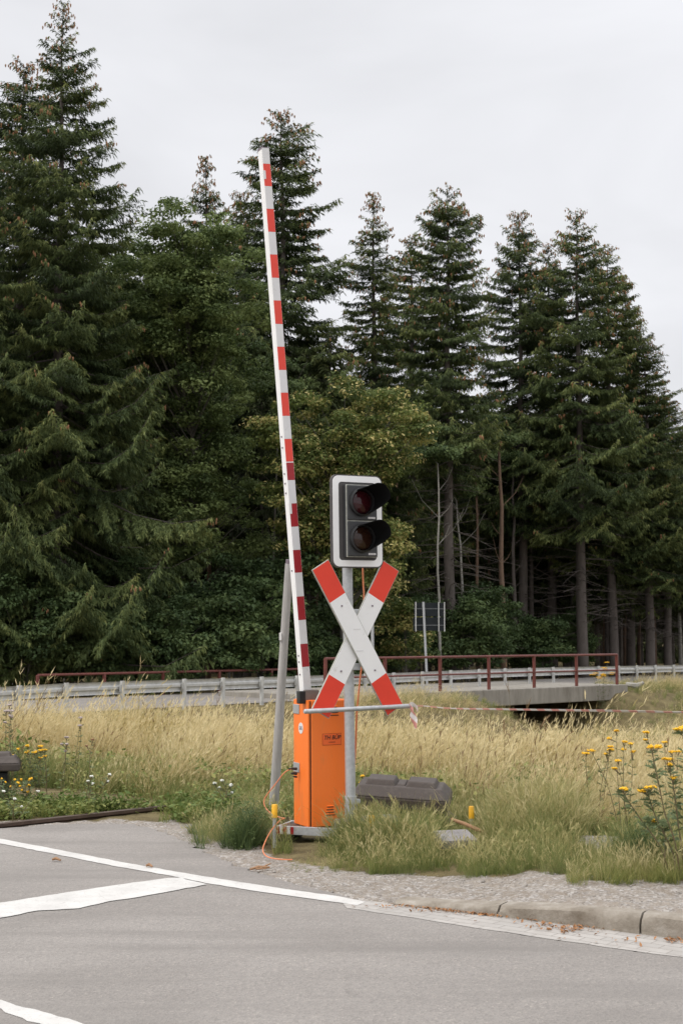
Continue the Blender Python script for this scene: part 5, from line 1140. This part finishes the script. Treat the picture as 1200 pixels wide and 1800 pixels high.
# ------------------------------------------------------------------ flowering plants
def corymb(c, r, rn_, mb):
    for q in range(int(30 * (r / .04) ** 1.3) + 6):
        a = rn_.uniform(0, 6.28); rr = r * math.sqrt(rn_.random()); p = c + Vector((rr * math.cos(a), rr * math.sin(a), rn_.uniform(-.006, .006) - rr * rr * 2)); s = rn_.uniform(.006, .0095)
        vs = [p + Vector((s * math.cos(k * 1.0472), s * math.sin(k * 1.0472), 0)) for k in range(6)] + [p + Vector((0, 0, s * .7)), p - Vector((0, 0, s * .9))]
        mb.add(vs, [(k, (k + 1) % 6, 6) for k in range(6)] + [((k + 1) % 6, k, 7) for k in range(6)])
def herb(name, label, cat, stems, rn_, fm, group=None, leafs=26, leaf=.05, sr=.0045, headr=.04):
    b0_ = Vector(stems[0][0][0]); root = thing(name, label, cat, tuple(b0_), group); ms = MB(); ml = MB(); heads = []
    for P_, hs in stems:
        pts = curve_pts(P_, 6); ms.tube(pts, [sr * (1.15 - .6 * i / len(pts)) for i in range(len(pts))], 5)
        for q in range(leafs):
            i = rn_.randint(int(len(pts) * .25), len(pts) - 2); p = pts[i]; az = rn_.uniform(0, 6.28); L = leaf * rn_.uniform(.6, 1.3) * (1.2 - .5 * i / len(pts)); d = Vector((math.cos(az), math.sin(az), rn_.uniform(.1, .8))).normalized(); s_ = d.cross(Vector((rn_.uniform(-1, 1), rn_.uniform(-1, 1), .6))).normalized()
            e = p + d * L; mid = p + d * L * .55; w = L * .11; ml.add([p, mid + s_ * w, e - Vector((0, 0, L * .15)), mid - s_ * w], [(0, 1, 2, 3)])
            for sg_ in (-1, 1):
                for f in (.35, .6, .8):
                    b_ = p + d * L * f; t_ = b_ + s_ * sg_ * L * .28 * (1.1 - f * .5) + d * L * .10; ml.add([b_ - d * L * .05, t_, b_ + d * L * .05], [(0, 1, 2)])
        for c_, r_ in hs: heads.append((Vector(c_), r_, pts))
    bl(ms, 'stems', M['stem'], root, smooth=True); bl(ml, 'leaves', M['herb_leaf'], root)
    for c_, r_, pts in heads:
        mb = MB(); corymb(c_, r_, rn_, mb); nr = min(pts, key=lambda p: (p - (c_ - Vector((0, 0, .05)))).length)
        for q in range(4): mb.tube([nr, c_ + Vector((rn_.uniform(-.7, .7) * r_, rn_.uniform(-.7, .7) * r_, -.006))], .002, 4, 1)
        bl(mb, 'flower_head', [fm, M['stem']], root)
    return root
rn_ = random.Random(8); d = 8.6
def A(px, py, dd=0): return at(px, py, d + dd)
b_ = A(1196, 1545); b_.z = .1
herb('tansy_plant', 'tall yellow flowering plant at the right border with branching dark stems', 'flowering plant', [
    ([b_, A(1185, 1480), A(1168, 1430), A(1158, 1385), A(1149, 1345), A(1146, 1318)], [(A(1152, 1311), .045), (A(1141, 1313, .05), .02)]),
    ([b_ + Vector((-.03, .02, 0)), A(1182, 1500, .05), A(1155, 1445, .05), A(1140, 1402, .05), A(1136, 1390, .05)], [(A(1143, 1383, .05), .036), (A(1126, 1389, .05), .026)]),
    ([b_ + Vector((-.06, -.02, 0)), A(1160, 1490, -.1), A(1125, 1440, -.1), A(1100, 1402, -.1), A(1095, 1390, -.1)], [(A(1095, 1386, -.1), .026)]),
    ([b_ + Vector((.03, 0, 0)), A(1190, 1440, .1), A(1182, 1380, .1), A(1172, 1345, .1)], [(A(1168, 1333, .1), .02), (A(1176, 1343, .1), .018), (A(1182, 1367, .1), .018)]),
    ([b_ + Vector((.05, .05, 0)), A(1200, 1450, .2), A(1203, 1380, .2), A(1200, 1300, .25), A(1194, 1290, .3)], [(A(1190, 1281, .3), .032), (A(1200, 1278, .35), .03)]),
    ([b_ + Vector((-.1, .05, 0)), A(1168, 1470, .1), A(1150, 1446, .1), A(1146, 1443, .1)], [(A(1146, 1442, .1), .018)])], rn_, M['flower'], leafs=62, leaf=.07)
def small_herb(px, py_b, py_t, dd, label, n_, fm, name='tansy_plant', cat='flowering plant', grp=None, headr=.028, wide=.12, leafs=20):
    rn_ = random.Random(int(px * 7 + py_t)); c = at(px, py_b, dd); c.z = float(terr(c.x, dd)); top = at(px, py_t, dd); H = top.z - c.z; st_ = []
    for q in range(n_):
        e = Vector((c.x + rn_.uniform(-1, 1) * wide, dd + rn_.uniform(-1, 1) * wide, c.z + H * rn_.uniform(.72, 1.0))); b = c + Vector((rn_.uniform(-.04, .04), rn_.uniform(-.04, .04), 0)); mid = b.lerp(e, .55) + Vector((rn_.uniform(-.03, .03), 0, .03)); st_.append(([b, mid, e], [(e + Vector((0, 0, .012)), headr * rn_.uniform(.7, 1.2))] + ([(e + Vector((rn_.uniform(-.06, .06), .02, -.05)), headr * .7)] if rn_.random() < .5 else [])))
    return herb(name, label, cat, st_, rn_, fm, grp, leafs, sr=.003)
YG = 'yellow flowers standing in the field grass'
small_herb(1095, 1440, 1282, 11.2, 'yellow flower heads left of the tall border plant, just below the tape', 5, M['flower'], grp=YG, wide=.28)
small_herb(1172, 1440, 1276, 11.6, 'yellow flower heads below the tape at the right border', 5, M['flower'], grp=YG, wide=.18)
small_herb(1050, 1440, 1298, 12.2, 'sparse yellow flowers in the dry grass left of the border plants', 3, M['flower'], grp=YG, wide=.2)
small_herb(655, 1420, 1352, 12.6, 'small yellow flowers behind the dark base plates', 3, M['flower'], grp=YG, wide=.1, headr=.022)
small_herb(64, 1400, 1298, 13.4, 'yellow flowering clump near the base plate at the left edge', 5, M['flower'], grp=YG, wide=.15, headr=.02, leafs=45)
small_herb(40, 1420, 1370, 12.8, 'low yellow green flowers right below the left base plate', 3, M['flower'], grp=YG, wide=.15, headr=.012)
small_herb(88, 1400, 1302, 13.8, 'paler yellow flowers beside the left flowering clump', 3, M['flower'], grp=YG, wide=.14)
small_herb(12, 1425, 1366, 12.6, 'bushy yellow green weed hiding the block at the left edge', 8, M['flower'], grp=YG, wide=.2, headr=.007, leafs=40)
small_herb(1058, 1215, 1160, 53.0, 'yellow flowering weeds by the end of the near bridge railing', 8, M['flower'], grp=YG, wide=.5, headr=.12, leafs=90)
WG = 'white umbels along the crossing edge'
small_herb(397, 1440, 1372, 12.6, 'white flower umbels left of the orange cable', 4, M['flower_white'], 'yarrow_plant', grp=WG, wide=.1, headr=.014)
small_herb(150, 1430, 1352, 12.6, 'white umbels in the grass at the left', 3, M['flower_white'], 'yarrow_plant', grp=WG, wide=.25, headr=.012)
small_herb(30, 1440, 1388, 11.9, 'low white umbels near the crossing at the left edge', 3, M['flower_white'], 'yarrow_plant', grp=WG, wide=.18, headr=.012)
TG = 'faded thistles in front of the left guardrail'
small_herb(22, 1400, 1240, 13.6, 'faded thistle with fluffy heads at the left edge', 4, M['thistle'], 'thistle_plant', 'thistle', TG, .026, .13)
small_herb(130, 1400, 1242, 14.2, 'single faded thistle in front of the third guardrail post', 2, M['thistle'], 'thistle_plant', 'thistle', TG, .024, .06)
small_herb(110, 1400, 1298, 13.2, 'short brown thistle right of the yellow clump', 2, M['thistle'], 'thistle_plant', 'thistle', TG, .018, .05)
small_herb(165, 1400, 1275, 13.8, 'slim dark seed stalk in the grass at the left', 1, M['stick'], 'seed_stalk', 'weed', None, .016, .02)
# fallen pale branch on the far bank
mb = MB(); mb.tube([at(1100, 1203, 55), at(1118, 1206, 54.8), at(1130, 1200, 54.9)], [.09, .12, .06], 7); tag(mb.build('log', M['bark_pale']), 'pale log lying at the right end of the bridge slab', 'log')
